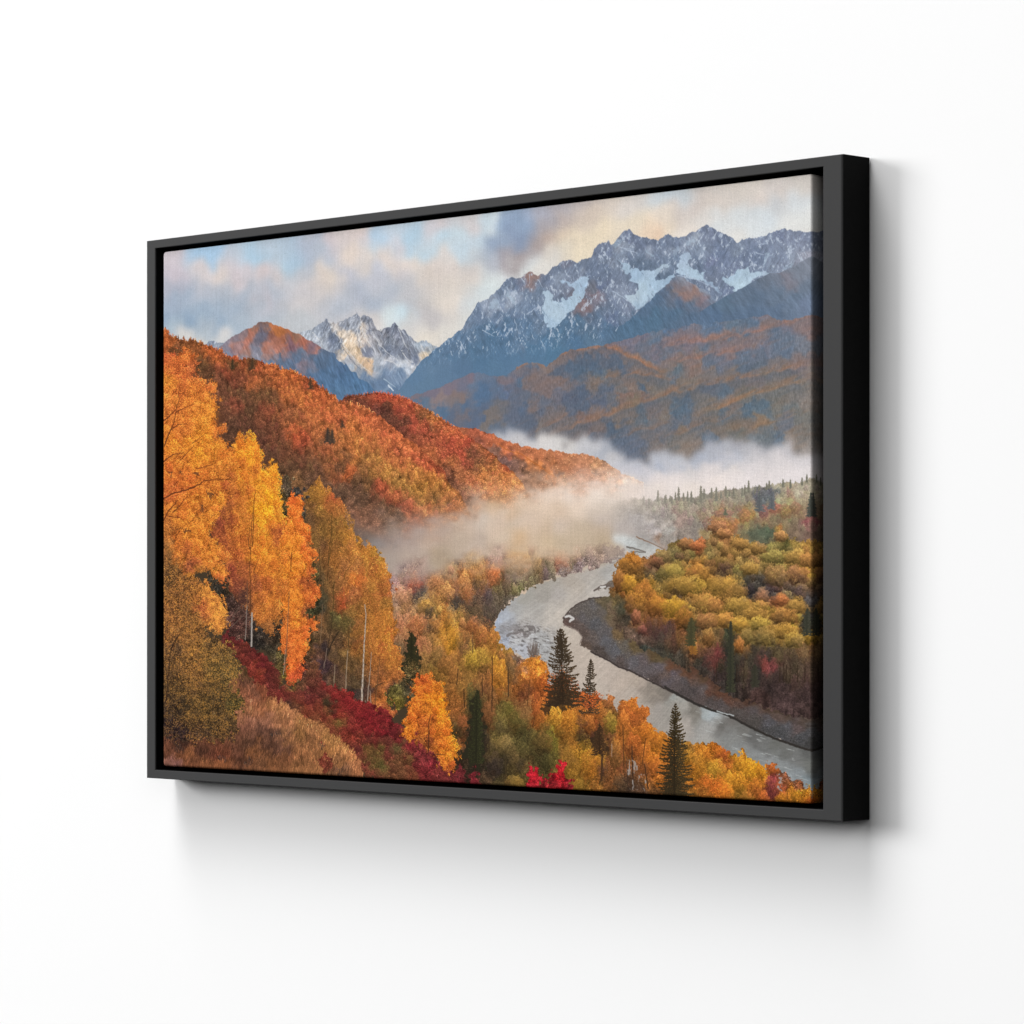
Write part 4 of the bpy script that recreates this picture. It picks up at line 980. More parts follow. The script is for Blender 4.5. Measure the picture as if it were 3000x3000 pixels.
# broken water over the shallows
q = pts("C3 40,1060 C3 560,1380")
shal = poly("C3 20,1080 120,1050 350,1040 560,1130 600,1200 520,1300 480,1380 250,1330 120,1260 50,1180", soft=8)
rp = vnoise(9, 2.2, 313, 3, .6, gx + 1.2 * gy, gy - .25 * gx)
lay(np.array(hexc('5f5a58')), shal * np.clip((rp - .35) * .9, 0, .8))
lay(np.array(hexc('dcdee2')), shal * np.clip((-rp - .5) * .7, 0, .6))
lay(np.array(hexc('6f6866')), poly("C3 270,1080 330,1060 400,1100 410,1130 350,1130 300,1110", 3, 6, 314) * .75)
lay(np.array(hexc('77706e')), poly("C3 100,1150 190,1130 300,1125 340,1150 310,1175 240,1150 120,1165", 3, 6, 315) * .75)
lay(np.array(hexc('8a8584')), poly("C3 60,1080 200,1060 280,1090 240,1110 120,1110", 3, 6, 316) * .5)
for s, w0, c, a in (("C3 1240,325 1330,345 1420,375", 3, '77716a', .8), ("C3 1280,375 1350,372 1420,380", 3, '827c76', .7), ("C3 1330,232 1450,280 1590,345", 2, '8a6f5c', .8), ("C3 1080,480 1150,465", 1.5, '8a8078', .6)):
    line(s, w0, w0 * .6, c, .8, 21, a)
# glints on the near water
r_ = np.random.default_rng(320)
for k in range(46):
    t = r_.uniform()
    x0_ = 2040 + 330 * t + r_.normal(0, 25)
    y0_ = 2070 + 190 * t + r_.normal(0, 32)
    L_ = r_.uniform(6, 26)
    line("P0 %f,%f %f,%f" % (x0_, y0_, x0_ + L_, y0_ + L_ * .30), 1.2, .7, 'b9bcba', .3, 330 + k, r_.uniform(.3, .8))

# ---- ground of the right bank, gravel bar
GRD = "C3 1100,640 1060,660 930,735 1100,700 1110,780 1000,800 900,815 800,850 720,905 665,970 640,1010 645,1060 700,1080 780,1120 820,1180 790,1245 900,1310 960,1345 1080,1400 1150,1450 1290,1500 1420,1570 1560,1640 1700,1710 1932,1830 D4 150,520 300,600 450,680 600,740 700,765 850,840 1000,920 1200,1010 1400,1080 1540,1122 1660,1160 1660,300 0,0 C3 1700,1300 1300,900"
m_g = poly(GRD, 2.0, 6, 341)
G_GRD = """C3 1000,690,857a74 1080,700,7a6e68 850,900,6f6866 950,870,6b676b 800,1000,686367 760,960,6f6764 950,1050,67666c 750,1060,6a5a57 700,1040,66524e 900,1200,6b605e 1050,1200,696870 1150,1300,6b6a72 1000,1330,5a504e 1300,1400,6c686f 1200,1430,5f5453 1450,1480,6c6469 1500,1580,5a4f4f 1700,1580,6f6366 1800,1700,564e4f 1700,1650,655b5d 850,1150,665854 850,1250,66564f
1100,1050,776453 1150,1150,7a6348 1300,1250,6f5d42 1500,1350,6b5740 1700,1450,6e4d3c 1850,1530,69483b 1000,860,72644f 1100,900,6c6448 1080,970,746450 1020,950,6c6462 1060,1100,696468 1200,1250,6e6660 1400,1400,6f6468 1600,1500,6f5f5c
C4 100,1370,6a5a42 200,1470,6f4b3a 350,1500,6b4a3a 500,1560,5b4638 650,1640,5f4438 800,1700,5d4337 1000,1750,5a4438 1200,1830,5a483e 1450,1880,5c4b42
D4 1100,700,5a453c 1300,770,5d4b43 1450,850,5f504a 900,650,573f36 700,580,624236 600,520,583f36 100,330,6e656c 200,480,655d63 350,480,5f585c 250,400,6a6068 500,560,665c5e 700,690,5f5759 850,760,5a5353 1000,760,5f575b 1150,850,5e5d65 1300,880,5f5e65 1250,960,55555a 1450,1000,535358 1500,950,5b5a5f 1400,1050,4c4b4d 400,460,6c5750 550,540,6c4c42 750,640,684a40 850,690,644e48 1050,740,665450 1200,800,655450 1400,870,66585a 1150,930,504f52 1000,850,55504f 800,770,544d4c 600,660,5a5253 400,560,585052 1540,1050,484749"""
gg = tone(guide(G_GRD, 3.4, 5, 12, 343, soft=8), (.93, .92, .88), .1)
st = vnoise(5, 2.2, 345, 3, .8)
st2 = vnoise(26, 4, 346, 3, .6, gx, gy - .33 * gx)
lay(np.clip(gg * (1 + .085 * st + .05 * st2)[..., None], 0, 1), m_g)
r_ = np.random.default_rng(349)
# stones on the bar
BAR = "C3 1000,800 900,815 800,850 720,905 665,970 640,1010 645,1060 780,1120 820,1180 800,1240 960,1340 1150,1440 1420,1560 1932,1820 D4 150,510 450,670 850,830 1200,1000 1540,1110 1540,930 1350,860 1200,810 900,700 600,570 300,400 0,270 C3 1750,1560 1450,1400 1200,1220 1060,1050 960,900"
mb = poly(BAR)
ys, xs = np.nonzero(mb > .5)
i = r_.integers(0, len(ys), 9000)
lum = np.exp(.15 * r_.standard_normal(9000))
put(xs[i], ys[i], np.clip(at(gg, xs[i], ys[i]) * lum[:, None] * np.array([1, 1, 1.02]), 0, 1), 2)
for s, w0, c, a in (("C3 1000,800 900,815 800,850 720,905 665,970 645,1010", 2.5, '4c423e', .5), ("C3 640,1060 700,1080 780,1122 822,1180 795,1245", 2, '8f8078', .6), ("C3 900,1312 960,1347 1080,1402 1150,1452 1290,1502 1420,1572 1560,1642 1700,1712 1932,1832", 3, '403836', .6), ("D4 150,522 300,602 450,682 600,742 700,767 850,842 1000,922 1200,1012 1400,1082 1540,1124 1650,1158", 4, '36322f', .65),
                    ("D4 640,745 720,775 800,790", 2, 'b4b8b8', .7), ("C3 930,738 1000,700 1080,690", 3, '6a5f5a', .8), ("C3 660,985 700,975 740,1005 700,1030", 4, 'd0ccc8', .8), ("C3 990,705 1040,700", 3, 'd6d2ce', .8), ("C3 1000,770 1110,740", 6, 'bcb5ae', .7)):
    line(s, w0, w0, c, .8, 23, a)

# ---- wood on the right bank
G_RF = """C3 1200,430,b07c2e 1290,420,bd7c28 1340,450,b97a2c 1200,520,9c7030 1270,560,946a30 1350,560,8a6632 1150,560,a07030 1140,640,946630 1160,700,9a6a30 1250,610,c08a28 1300,640,b8842a 1230,720,b07a2c 1400,450,a07038 1500,440,98603c 1550,480,865e3a 1480,500,7a5f3a 1450,570,6c5c3a 1600,420,8c7640 1750,320,99803e 1880,300,b8743c 1850,380,8c7a3e
1650,530,a08a3a 1720,580,96823a 1600,600,7a6c38 1550,560,74683a 1760,680,a48434 1600,680,98803a 1850,640,a8863a 1900,560,b07c38 1400,680,b07c2c 1450,700,b4842c 1350,780,b07a2e 1430,800,ad782e 1280,830,9c6a32 1500,830,bd882c 1450,880,96682e 1560,860,b9862c 1700,840,c08e2a 1780,880,bb8a2a 1750,960,a8782c 1640,900,ae802c 1620,980,9c6e2e 1250,900,7c5836 1180,900,4c4c34 1130,830,6c6038 1050,860,74684a 1100,950,6a5c40
1330,960,9c6e3e 1330,1040,94683c 1250,1020,484230 1420,1000,84582f 1500,960,8f6030 1550,1050,7c5432 1500,1130,5f4838 1400,1100,7a4f3a 1600,1130,5c4838 1700,1060,8a5c2e 1730,1160,7d5830 1850,1100,4b4c30 1900,1150,604c30 1650,1200,6c4c34 1550,1200,4f4435 1700,1290,56452f 1450,1200,5c4a38 1860,1270,9a6832 1860,1350,7c5634 1780,1350,464230 1650,1320,4c4632 1550,1260,524c36 1900,1420,44402f 1350,1180,655440 1250,1130,6c5a42
C4 100,400,8d7a42 50,450,a66a3a 250,370,7f7440 450,300,ba703a 350,270,a98242 650,130,a98049 780,150,ad7a48 700,230,a97a40 600,270,93763f 1000,200,5c5e49 1100,220,5a6050 1240,220,b48a48 850,280,a9853d 1000,330,a98a3e 1200,320,867d3e 1400,290,a48c40 1500,290,b48c3e 1300,320,767338 1080,420,a48a43 1200,400,94803f 1350,430,a9873e 1480,430,b2873e 550,350,8b7a40 750,400,a4803d 900,460,9c8140 600,500,8b6c36 700,560,5f4b35
450,520,b47c32 520,580,ac7e32 200,540,a48a3a 150,620,87743a 300,620,a98635 200,700,ad8836 400,700,b48c36 100,720,93783a 250,780,624f33 500,650,b48c32 750,650,b78f38 850,740,a9843c 600,740,b48c38 700,800,b1863a 650,860,b9803c 500,820,b48d3a 450,880,a58338 350,880,6c5431 0,700,b98a2e 250,880,bf8d2a 200,950,b4822c 80,850,b9852e 0,900,96652d 100,1000,7c5532 30,1100,634a3b 200,1080,544134 300,1150,7d552e
400,1100,474a2d 300,1030,9a692c 950,560,a9853a 950,640,4f4a38 850,620,766838 1050,680,504a3b 1070,780,9c6d48 980,760,433f36 1180,580,977a3e 1250,650,8a7245 1350,600,9e7a40 1450,640,8b7043 1500,560,b18436 1300,720,716042 1400,720,625244 1150,760,554c40 1250,820,b9743a 1200,830,ac6a3a 1050,850,af7a3d 1400,850,ac8b3a 1450,920,9c7d36 1500,850,524f46 1490,1000,3e3d32 1480,1060,38392a
800,870,b4903a 900,900,b18c38 1000,920,b7913a 1150,930,b18a38 1300,960,ac8236 1400,1000,a07c34 1220,1010,826834 850,960,a5863a 700,1000,b48a36 600,1000,a9803a 550,1100,947338 500,1010,a47c3c 560,1200,8f6231 650,1150,786036 850,1060,b78b33 950,1020,bc943a 1080,1030,b48f3a 1000,1120,826b32 900,1150,96783a 1150,1120,ac893a 1250,1110,b79136 1350,1130,b48b33 1250,1180,9c7d35 1100,1220,94803a
1000,1200,82733a 1400,1200,94753a 1500,1180,a9822d 1450,1300,765f38 1300,1320,635436 1350,1400,554833 1200,1280,564a2f 1100,1330,473f32 1000,1300,4f4834 950,1400,474030 850,1250,b47c32 920,1280,9c6f34 770,1150,373c2a 770,1300,34382a 750,1450,33352a 650,1350,7f4638 600,1380,6d4134 550,1350,6b4c35 500,1450,3f392d 420,1240,a47334 410,1320,85603a 400,1420,574833 300,1330,444032 200,1330,424433
100,1280,403f33 0,1300,434a3a 300,1430,484332 850,1400,474230 900,1500,544530 800,1550,38362a 650,1550,42372e 1080,1450,8a483a 1160,1490,82463e 1100,1550,483c30 1000,1500,35372a 1000,1600,3a352b 1200,1550,483c30 1300,1500,544732 1450,1500,5a4c36 1400,1620,4e3e30 1250,1680,44382f 1450,1700,493b32 900,1620,473b2f 750,1650,403a2f 1150,1650,43382f 1640,900,b0601c 1640,1150,9c6020 1640,700,6a4030 1640,1400,3c2c1c 700,1450,453f2c 1050,1700,4c3b30 1300,1780,54443a"""
WOOD = "C3 1120,680 1120,620 1140,520 1180,450 1240,405 1290,395 1360,420 1400,445 1480,430 1550,385 1620,345 1680,290 1750,258 1850,250 C4 330,260 450,270 560,270 600,215 700,190 850,230 940,300 1080,290 1180,240 1200,195 1250,180 1300,220 1320,270 1360,255 1480,260 1560,290 1660,300 1660,1900 D4 1660,850 1400,800 1200,745 900,640 700,560 C4 600,1590 480,1510 300,1440 100,1330 C3 1700,1420 1500,1320 1300,1220 1160,1100 1090,980 1050,880 1080,790"
m = poly(WOOD, 4, 7, 351)
g = tone(guide(G_RF, 3.9, 5, 9, 353, soft=5), (.93, .89, 1.0), .06)
m_w = m
leaves(m, g, 110000, 2, .15, .14, 9, 355, .76, 1.04, .03, 1.0)
# vertical stems in the lower shade
sh = m * np.clip((TY - (1870 + .42 * (TX - 1900))) / 60, 0, 1)
vs = vnoise(3.5, 30, 357, 2)
art *= (1 - .28 * sh * np.clip(vs - .2, -.6, 1))[..., None]
q = scatter("C3 1150,500 1300,440 1550,430 1850,280 C4 600,250 900,330 1300,350 1640,330 1640,1200 1300,1150 1000,1080 700,1050 450,1050 200,900 0,850 C3 1500,900 1300,880 1180,780", 230, 15, 361)
crowns(q[:, 0], q[:, 1], rng.uniform(9, 17, len(q)), rng.uniform(11, 20, len(q)), g, 300, .46, 2, .11, 362, .05, .0, .16)
q = scatter("C3 1250,880 1500,920 1850,1000 C4 500,1080 900,1120 1300,1200 1640,1250 1640,1700 1300,1650 1000,1600 700,1500 500,1400 250,1290 0,1200 C3 1700,1180 1400,1130", 120, 17, 363)
crowns(q[:, 0], q[:, 1], rng.uniform(7, 14, len(q)), rng.uniform(18, 34, len(q)), g, 300, .18, 2, .12, 364, .04, .15, .1)
# crowns seen one by one in the image
CR = """C3 1280,500,140,110 1175,650,60,110 1260,680,75,100 1400,760,100,110 1330,850,110,120 1650,570,125,80 1530,470,60,55 1720,690,160,90 1870,680,110,90 1690,900,140,100 1510,880,90,110 1325,990,46,75 1385,1110,40,45 1860,1290,48,90 1780,1000,90,110
C4 200,560,120,75 470,570,100,90 290,680,150,95 120,420,90,70 350,300,80,55 450,320,70,45 700,200,80,50 650,140,90,60 1240,225,66,50 870,300,80,50 1030,340,80,60 1180,420,130,60 1370,420,110,70 1490,450,70,70 950,530,90,60 1200,600,120,100 1400,590,110,90 730,720,190,115 540,860,140,100 650,680,120,80 840,880,130,80 1065,790,68,72 1240,830,95,50 1380,890,100,70 1050,880,80,50 990,960,130,70 1280,980,130,80 270,900,110,90 90,880,80,70 540,1030,100,85 700,1020,110,70 850,1060,100,70 1030,1050,110,70 1260,1120,150,80 1080,1170,110,90 1510,1170,65,70 850,1250,45,80 410,1280,48,80 560,1180,60,90 920,1170,60,80 1370,1200,90,80 400,580,60,50"""
z = (0, 0, 1)
L_ = []
for tok in CR.split():
    if tok in Z0:
        z = Z0[tok]
    else:
        a_ = [float(v) for v in tok.split(',')]
        L_.append((z[0] + a_[0] * z[2], z[1] + a_[1] * z[2], a_[2] * z[2], a_[3] * z[2]))
L_ = np.array(L_)
crowns(L_[:, 0], L_[:, 1], L_[:, 2], L_[:, 3], g, 1500, .5, 2, .10, 366, .02, .05, .18, .5)
match(m_w, g, 26)
soften(m_w, .6)
spruce("C4 772,1025 770,1690", 13, '35352b', '4a4836', 371, .8, 70, pw=.5)
spruce("C4 1495,900 1490,1150", 14, '3a3a30', '504f42', 372, pw=.5)
spruce("C4 420,1195 415,1300", 12, '8a642e', 'b08038', 373)
spruce("C3 1860,1195 1860,1330", 14, '85592e', 'a87034', 374)
spruce("C4 1000,1430 1000,1640", 14, '38362c', '48443a', 375, pw=.4)
spruce("C4 400,990 400,1250", 18, '45422e', '5c5638', 376, pw=.4)
for x_ in (1300, 1335, 1240, 1275, 1475, 1405, 640, 830, 900):
    line("C4 %d,%d %d,%d" % (x_, 1400 + (x_ % 7) * 8, x_ - 4, 1600 + (x_ % 5) * 20), 1.2, 1.6, '33281f', .3, x_, .7)

# ---- mixed wood of the valley floor, hazy at the back, dense in front
G_MF = """C2 600,600,a3917c 700,800,b08458 750,620,a38468 860,690,ad6548 1000,620,a5794f 1050,620,a87345 1150,700,ab7a45 1170,560,b08d5c 1300,470,a58a5e 1320,600,b27940 1350,780,b17440 1400,420,b48a4a 1480,560,ad7c42 1590,600,b47646 1650,450,a98d72 1800,430,b88a53 1880,500,a78054 1450,820,60523c 1550,800,5c5246 1700,700,6a6044 1800,650,77694e 1250,830,544e3e 900,780,585348 950,840,b58843
1000,950,4e4a3a 750,900,a9814d 830,930,ad8658 1150,980,b77a33 1080,930,b59043 800,1050,ab7545 900,1080,a8713d 1020,1050,aa7c3e 1180,1080,ba8230 1250,1000,a47e40 1350,950,5c5236 1300,1050,a87a41 1400,1080,a67138 1500,1150,a06a36 1550,1000,544a3a 1450,1000,746040 1600,1050,65553c 1600,1200,a36d33 1000,1200,8f6c3c 1200,1250,bc862e 1050,1350,8a6f38 1150,1400,8f6732 950,1250,a17244 700,1150,a07046 680,1280,645238
1300,1280,725633 1400,1370,ad8c35 1480,1400,a88937 1350,1500,8a6731 1550,1500,7c5830 1650,1560,ad7a32 1650,1480,b4802c 1750,1400,8f6a3b 1800,1550,85623a 1700,1700,7d5a30 1550,1700,7f5a31 1300,1650,836030 1200,1600,8e6230 1100,1560,86652d 1250,1800,8e5c2c 1400,1800,464428 1650,1850,6b5d2e 1850,1800,7e5731 1900,1500,8e6640 1900,1900,7d5b35 700,500,a29080 900,560,a58e76 1050,500,a6957c 1250,380,a99a80 1500,330,b39a78 1650,320,b09882 1100,820,a8783f 1200,900,5c5440 1350,700,a87444 1220,760,a5764a 1500,700,8a6a44 1420,700,7a6448
660,1350,8f6c40 980,1080,5f5038 1080,1200,b07c34 900,1000,a87848 760,1000,a87a50 620,950,a58058 640,850,a88a68 580,700,9c8a78
C3 60,300,b89a7c 200,400,b48446 270,430,af8046 130,450,a8845a 380,480,947a4c 400,560,7b6c46 500,400,b0906a 520,500,7c6e50 620,400,b98858 600,480,b47a50 700,350,b39a74 750,450,a08a62 850,300,b09c7c 950,330,ab9878 1000,400,9c8a70 1100,350,8b7f70 1200,350,867a6e 900,450,a0907a 1050,450,9a8c7a 800,520,a39684 650,560,9a8d78 500,600,857a64 300,600,786c4c 200,620,6a5f4a
100,600,635a40 100,700,7c7448 180,720,777346 40,700,74643f 30,800,645840 150,820,776f58 60,900,6a5f4a 0,600,b46937 20,1160,a87438 40,1250,ac8036 120,1320,a08038 360,260,b89068 250,560,8a6f48 330,620,7c7050
D3 30,60,ab7632 100,200,a4783a 60,350,c4862e 30,450,b4762c 120,330,6c5836 200,260,7c6048 300,320,b4742c 420,320,b8742a 250,420,a86a2c 350,420,a8662a 450,500,b4642a 200,550,945e2c 300,600,764c2e 400,600,94562a 430,700,ac622a 350,750,94562a 250,650,865030 100,600,80582c 40,550,94622c 50,700,5f542b 130,780,605828 200,850,5c582a 300,850,7a5a2e 400,850,9e602a 80,900,5a4d2e 250,950,504c28
380,1000,5a5028 480,950,66582a 560,780,b4802e 540,900,94742a 680,820,b17a2a 700,920,ac782e 620,880,94702a 750,900,b4842e 640,1050,80602a 720,1050,98682a 550,1050,70602a 400,1150,484224 200,1100,564b2a 250,1250,3e3726 450,1200,464224 560,1200,605628 680,1200,84602a 800,1130,a47628 880,1080,94702a 850,1200,a4742a 950,1200,ac782a 900,1320,a47026 750,1300,8c6426 830,1420,7c6026 950,1400,86602a
1100,1350,7a502a 1100,1250,7f562e 1000,1300,50382a 820,900,553a28 800,950,3a301e 880,880,985e2a 870,780,ac6c2e 950,730,ae6a2c 900,640,ac582a 950,600,b4602c 830,620,ac602c 1070,640,a8703a 1030,720,a07034 1080,800,8a6c2e 1110,880,86702c 1000,850,8a5c2c 950,1000,4b3826 1020,1050,64462c 1060,1000,7a5a2e 1200,750,b46a2e 1300,680,b8722c 1380,740,b46c2e 1300,820,ac642c 1200,880,ac682c 1400,850,ac682e 1200,1000,a46a2c
1300,1000,ac6a2a 1420,950,b86e28 1500,950,bb7226 1550,1000,b87528 1400,1100,a8682a 1500,1150,b47026 1250,1150,94602c 1200,1300,7c502c 1480,1300,aa662a 1400,1300,7c502c 1250,1450,463828 1400,1480,54402c 1550,1250,ac6a28 1550,1420,9c6024 1500,1480,664828 1850,1200,987028 1850,1080,9a7032 1900,1300,b47c26 1120,720,a4703a 1450,1450,8a5c2c 60,1250,3a3524 150,1400,6f5f2c 50,1400,4a4228
D4 50,1000,b4702a 100,980,98662a 370,1100,98702c 420,1200,a4782e 400,1300,ab7026 480,1120,b4782a 500,1250,b17e2a 580,1120,b47226 650,1100,b46c26 700,1130,ac602a 600,1280,ac802c 700,1250,ac6a2a 520,1400,b46a28 600,1450,b86a26 700,1480,c47628 650,1560,c17426 500,1530,946428 750,1400,b47c28 800,1300,b8802a 850,1180,c1862a 900,1250,bc8028 850,1400,b47a26 950,1300,c18426 1020,1280,c88c26 1080,1330,cc8e26
1050,1400,ac6e26 950,1450,ac6e26 1000,1500,9a5a26 880,1520,8c6826 930,1570,94702a 1050,1560,a45e28 1160,1280,ac682c 1170,1420,803e38 1150,1500,7a3c34 1220,1460,8f4e2e 1250,1560,ab7426 1350,1500,a46a26 1400,1450,7c4e2e 1450,1520,b48026 1480,1570,c17c26 1380,1560,ab7426 1300,1350,8a5838 1530,1600,a45820 1600,1600,a05018 200,1500,5c4426
D2 1250,700,8e5a2c 1200,600,8a5a2a 1300,850,84562c 1250,950,464024 1280,1050,7c502a 1400,700,383a22 1430,850,2e2c1e 1430,1000,2b281e 1400,1150,2c261e 1500,1100,443828 1450,1300,302a1e 1350,1200,362c1e 1600,700,7a562e 1550,800,75532d 1700,850,685a2c 1800,900,625428 1650,1000,786636 1750,1020,7a6a3a 1600,1150,4e4428 1800,1150,5c4e2c 1600,1300,3a3328 1750,1300,504626 1550,1380,463826 1800,1430,74602a 1700,1400,584828 1900,1250,5c4828 1900,1000,4b4628 1900,700,7c5630 1900,850,5c582c 1250,1200,362c1e 1150,1380,6a2a2c"""
MF = "C2 540,560 600,500 700,470 900,400 1200,320 1500,270 1800,280 C3 100,250 700,250 1000,290 1180,320 1238,400 1100,450 1000,492 830,548 600,612 430,662 250,772 100,880 20,985 0,1100 40,1180 D3 30,60 90,170 160,170 200,230 260,265 330,265 390,260 440,275 480,330 500,480 780,560 830,560 990,590 1030,660 1060,590 1090,580 1120,640 1110,720 1150,730 1180,650 1250,630 1340,630 1370,690 1430,720 1450,780 1440,870 1500,890 1600,960 D4 0,870 60,900 160,960 340,1040 400,1050 480,1062 560,1070 620,1040 650,1060 720,1100 760,1130 830,1160 845,1100 870,1160 905,1130 950,1200 985,1190 1050,1240 1110,1300 1120,1240 1190,1250 1220,1340 1280,1350 1330,1400 1400,1420 1450,1440 1500,1500 1545,1570 1600,1560 1660,1570 1660,1680 0,1650 D3 900,1560 0,1480 D2 1500,1450 800,1420 600,1000 650,800 600,300 C2 640,1200 600,800"
m = poly(MF, 4, 6, 401)
g = tone(guide(G_MF, 3.8, 6, 10, 403, soft=5), (1.0, .955, 1.05))
keep = art.copy()
leaves(m, g, 170000, 2, .17, .14, 9, 405, .74, 1.05, .03, 1.2)
m_mf = m
q = scatter("C2 620,640 900,500 1300,400 1800,360 C3 150,330 600,330 950,380 800,500 600,590 430,640 250,740 100,850 0,960 C2 1550,1100 1600,1250 1500,1330 1200,1250 900,1150 700,1100 640,900", 230, 11, 407)
s_ = 1 + (q[:, 1] - 1580) * .0032
crowns(q[:, 0], q[:, 1], rng.uniform(7, 11, len(q)) * s_, rng.uniform(14, 24, len(q)) * s_, g, 260, .38, 2, .11, 408, .07, .25, .2)
q = scatter("C2 680,1130 1000,1150 1300,1250 1600,1200 1750,1420 1900,1600 D3 200,400 460,450 480,800 200,900 D2 1700,900 1500,700 1250,600 1000,300 700,250", 120, 17, 409)
crowns(q[:, 0], q[:, 1], rng.uniform(11, 18, len(q)), rng.uniform(24, 42, len(q)), g, 620, .34, 2, .13, 410, .06, .25, .2)
q = scatter("D2 1250,600 1900,750 D3 480,850 1100,700 1400,800 1600,1000 1500,1450 900,1450 300,1350 0,1300 D2 1500,1350 1300,1000", 60, 30, 411)
crowns(q[:, 0], q[:, 1], rng.uniform(16, 26, len(q)), rng.uniform(28, 48, len(q)), g, 900, .24, 2, .15, 412, .03, .2, .2)
# crowns picked out one by one
CM = """C2 1430,560,95,200 1320,690,60,150 1060,660,70,90 1590,600,45,110 1800,460,100,130 1880,430,60,90 940,870,75,90 720,790,60,100 1180,990,60,120 1210,1150,60,150 1150,760,70,100 1030,1060,50,90 1190,540,30,50 1080,920,22,40 880,1080,100,110 1400,1060,60,90 1480,1160,60,110 1610,1180,90,110 1300,1040,25,50 1070,1360,80,110 1160,1450,80,90 1390,1400,65,110 1495,1390,70,130 1650,1540,50,100 1750,1400,50,110 1250,1700,110,140 1230,1540,60,90 1860,1600,90,200
C3 210,430,90,120 270,400,45,110 390,480,45,110 620,430,70,90 740,400,70,80 110,680,40,110 180,730,30,60 20,600,35,80 150,1500,40,120
D3 60,350,50,90 300,420,110,170 430,430,60,170 560,800,60,90 700,880,110,150 630,900,70,120 880,870,60,90 930,740,110,100 1080,860,60,110 1290,760,140,150 1210,860,60,120 1420,950,110,110 1510,1030,90,150 1070,660,55,70 950,600,60,60 830,620,50,50 900,1250,100,150 700,1250,100,180 200,850,110,130 80,1100,100,110 450,1050,90,110 1130,1150,60,150 1300,1080,90,120 170,1410,80,60 1420,1200,70,160 1500,1250,60,120
D4 60,1000,90,110 520,1160,60,90 450,1250,80,130 680,1150,70,70 640,1300,90,110 620,1500,140,150 730,1500,70,90 850,1230,50,120 940,1300,70,130 1040,1300,75,110 850,1420,80,100 1010,1480,60,110 920,1560,60,60 1160,1300,55,60 1170,1470,60,110 1270,1560,70,60 1370,1520,70,80 1470,1540,70,60 1230,1470,50,60 760,1400,50,80 1080,1560,50,60
D2 1250,780,110,200 1300,900,60,120 1550,800,70,150 1650,900,90,150 1800,870,90,140 1690,1080,110,110 1780,1250,110,120 1600,1250,80,120 1790,1430,90,60"""
z = (0, 0, 1)
L_ = []
for tok in CM.split():
    if tok in Z0:
        z = Z0[tok]
    else:
        a_ = [float(v) for v in tok.split(',')]
        L_.append((z[0] + a_[0] * z[2], z[1] + a_[1] * z[2], a_[2] * z[2], a_[3] * z[2]))
L_ = np.array(L_)
far_ = L_[:, 1] < 1900
crowns(L_[far_, 0], L_[far_, 1], L_[far_, 2], L_[far_, 3], g * 1.08, 900, .38, 2, .13, 413, .02, .22, .22, .45)
crowns(L_[~far_, 0], L_[~far_, 1], L_[~far_, 2], L_[~far_, 3], g, 1500, .32, 2, .15, 414, .02, .18, .2, .35)
match(m_mf, g, 30, .8)
soften(m_mf, .25)
# the back of this wood dissolves in the valley mist
t0 = 1612 - .075 * (TX - 1050) + 22 * vnoise(60, 24, 415, 3)
fade = np.clip((TY - t0) / 120, 0, 1)
fade = fade * fade * (3 - 2 * fade)
fade = np.where(TX > 1830, 1, fade)
al = m * fade
soft_g = blur(g, 7)
hzm = np.clip(.5 - (TY - t0 - 40) / 140, 0, .3)[..., None] * (TX < 1830)[..., None]
art = keep * (1 - al[..., None]) + (art * (1 - hzm) + soft_g * hzm) * al[..., None]
# tree stems
for s, w0, w1, c in (("D2 1260,350 1245,500", 2, 2, '4a3322'), ("D2 1315,540 1318,710", 2.4, 2, '3f2c1e'), ("D2 1487,400 1488,600", 1.6, 2, '4a3424'), ("D2 1582,240 1580,750", 1.6, 2.2, '3f2e20'), ("D2 1735,380 1735,600", 1.4, 2, '4c3826'), ("D2 1400,0 1395,200", 1.2, 1.6, '5a4630'), ("D3 1205,880 1215,1330", 1.4, 2, '5a3c24'), ("D3 1420,1000 1385,1250", 1.4, 1.8, '5f3c22'), ("D3 1410,1250 1440,1480", 1.6, 2.2, '3f2e22'),
                     ("D3 124,330 124,610", 1.4, 2, '4a3828'), ("D3 330,450 300,700", 1.2, 1.6, '5a3c24'), ("D3 1290,1080 1300,1480", 1.8, 2.4, '3c2c22'), ("D3 1240,1180 1250,1450", 1.4, 2, '46352a'), ("D2 1010,1150 1010,1200", 1, 1, '4a3424'), ("D3 370,800 360,880", 1.4, 1.4, '4a3020'), ("D3 1010,1140 1000,1400", 3.4, 3.8, '4a3424'), ("D3 1100,1060 1100,1180", 1.4, 1, 'b59a84'), ("D4 1305,1400 1305,1580", 1, 1.3, '5a3a22'), ("D2 1550,900 1550,1150", 1.2, 1.6, '3a2e22'), ("D3 100,1150 100,1400", 1.2, 1.6, '4a3c28')):
    line(s, w0, w1, c, .6, 31, .85)
# light gaps low between the stems
gp = poly("D3 1230,1180 1280,1170 1330,1280 1430,1390 1430,1500 1280,1490 1240,1330", 4, 8, 417)
lay(np.array(hexc('a89f98')), gp * np.clip((vnoise(4, 8, 418, 2) - .15) * 1.6, 0, .85))
gp = poly("D4 1190,1350 1260,1380 1290,1440 1270,1490 1220,1470", 4, 8, 419)
lay(np.array(hexc('a09c9a')), gp * np.clip((vnoise(5, 6, 420, 2) + .1) * 1.4, 0, .85))
leaves(poly("D4 1230,1340 1270,1330 1330,1400 1420,1410 1500,1500 1540,1570 1480,1560 1400,1480 1300,1440", 6, 7, 421), g, 1500, 2, .3, .2, 8, 422, 0, .85)
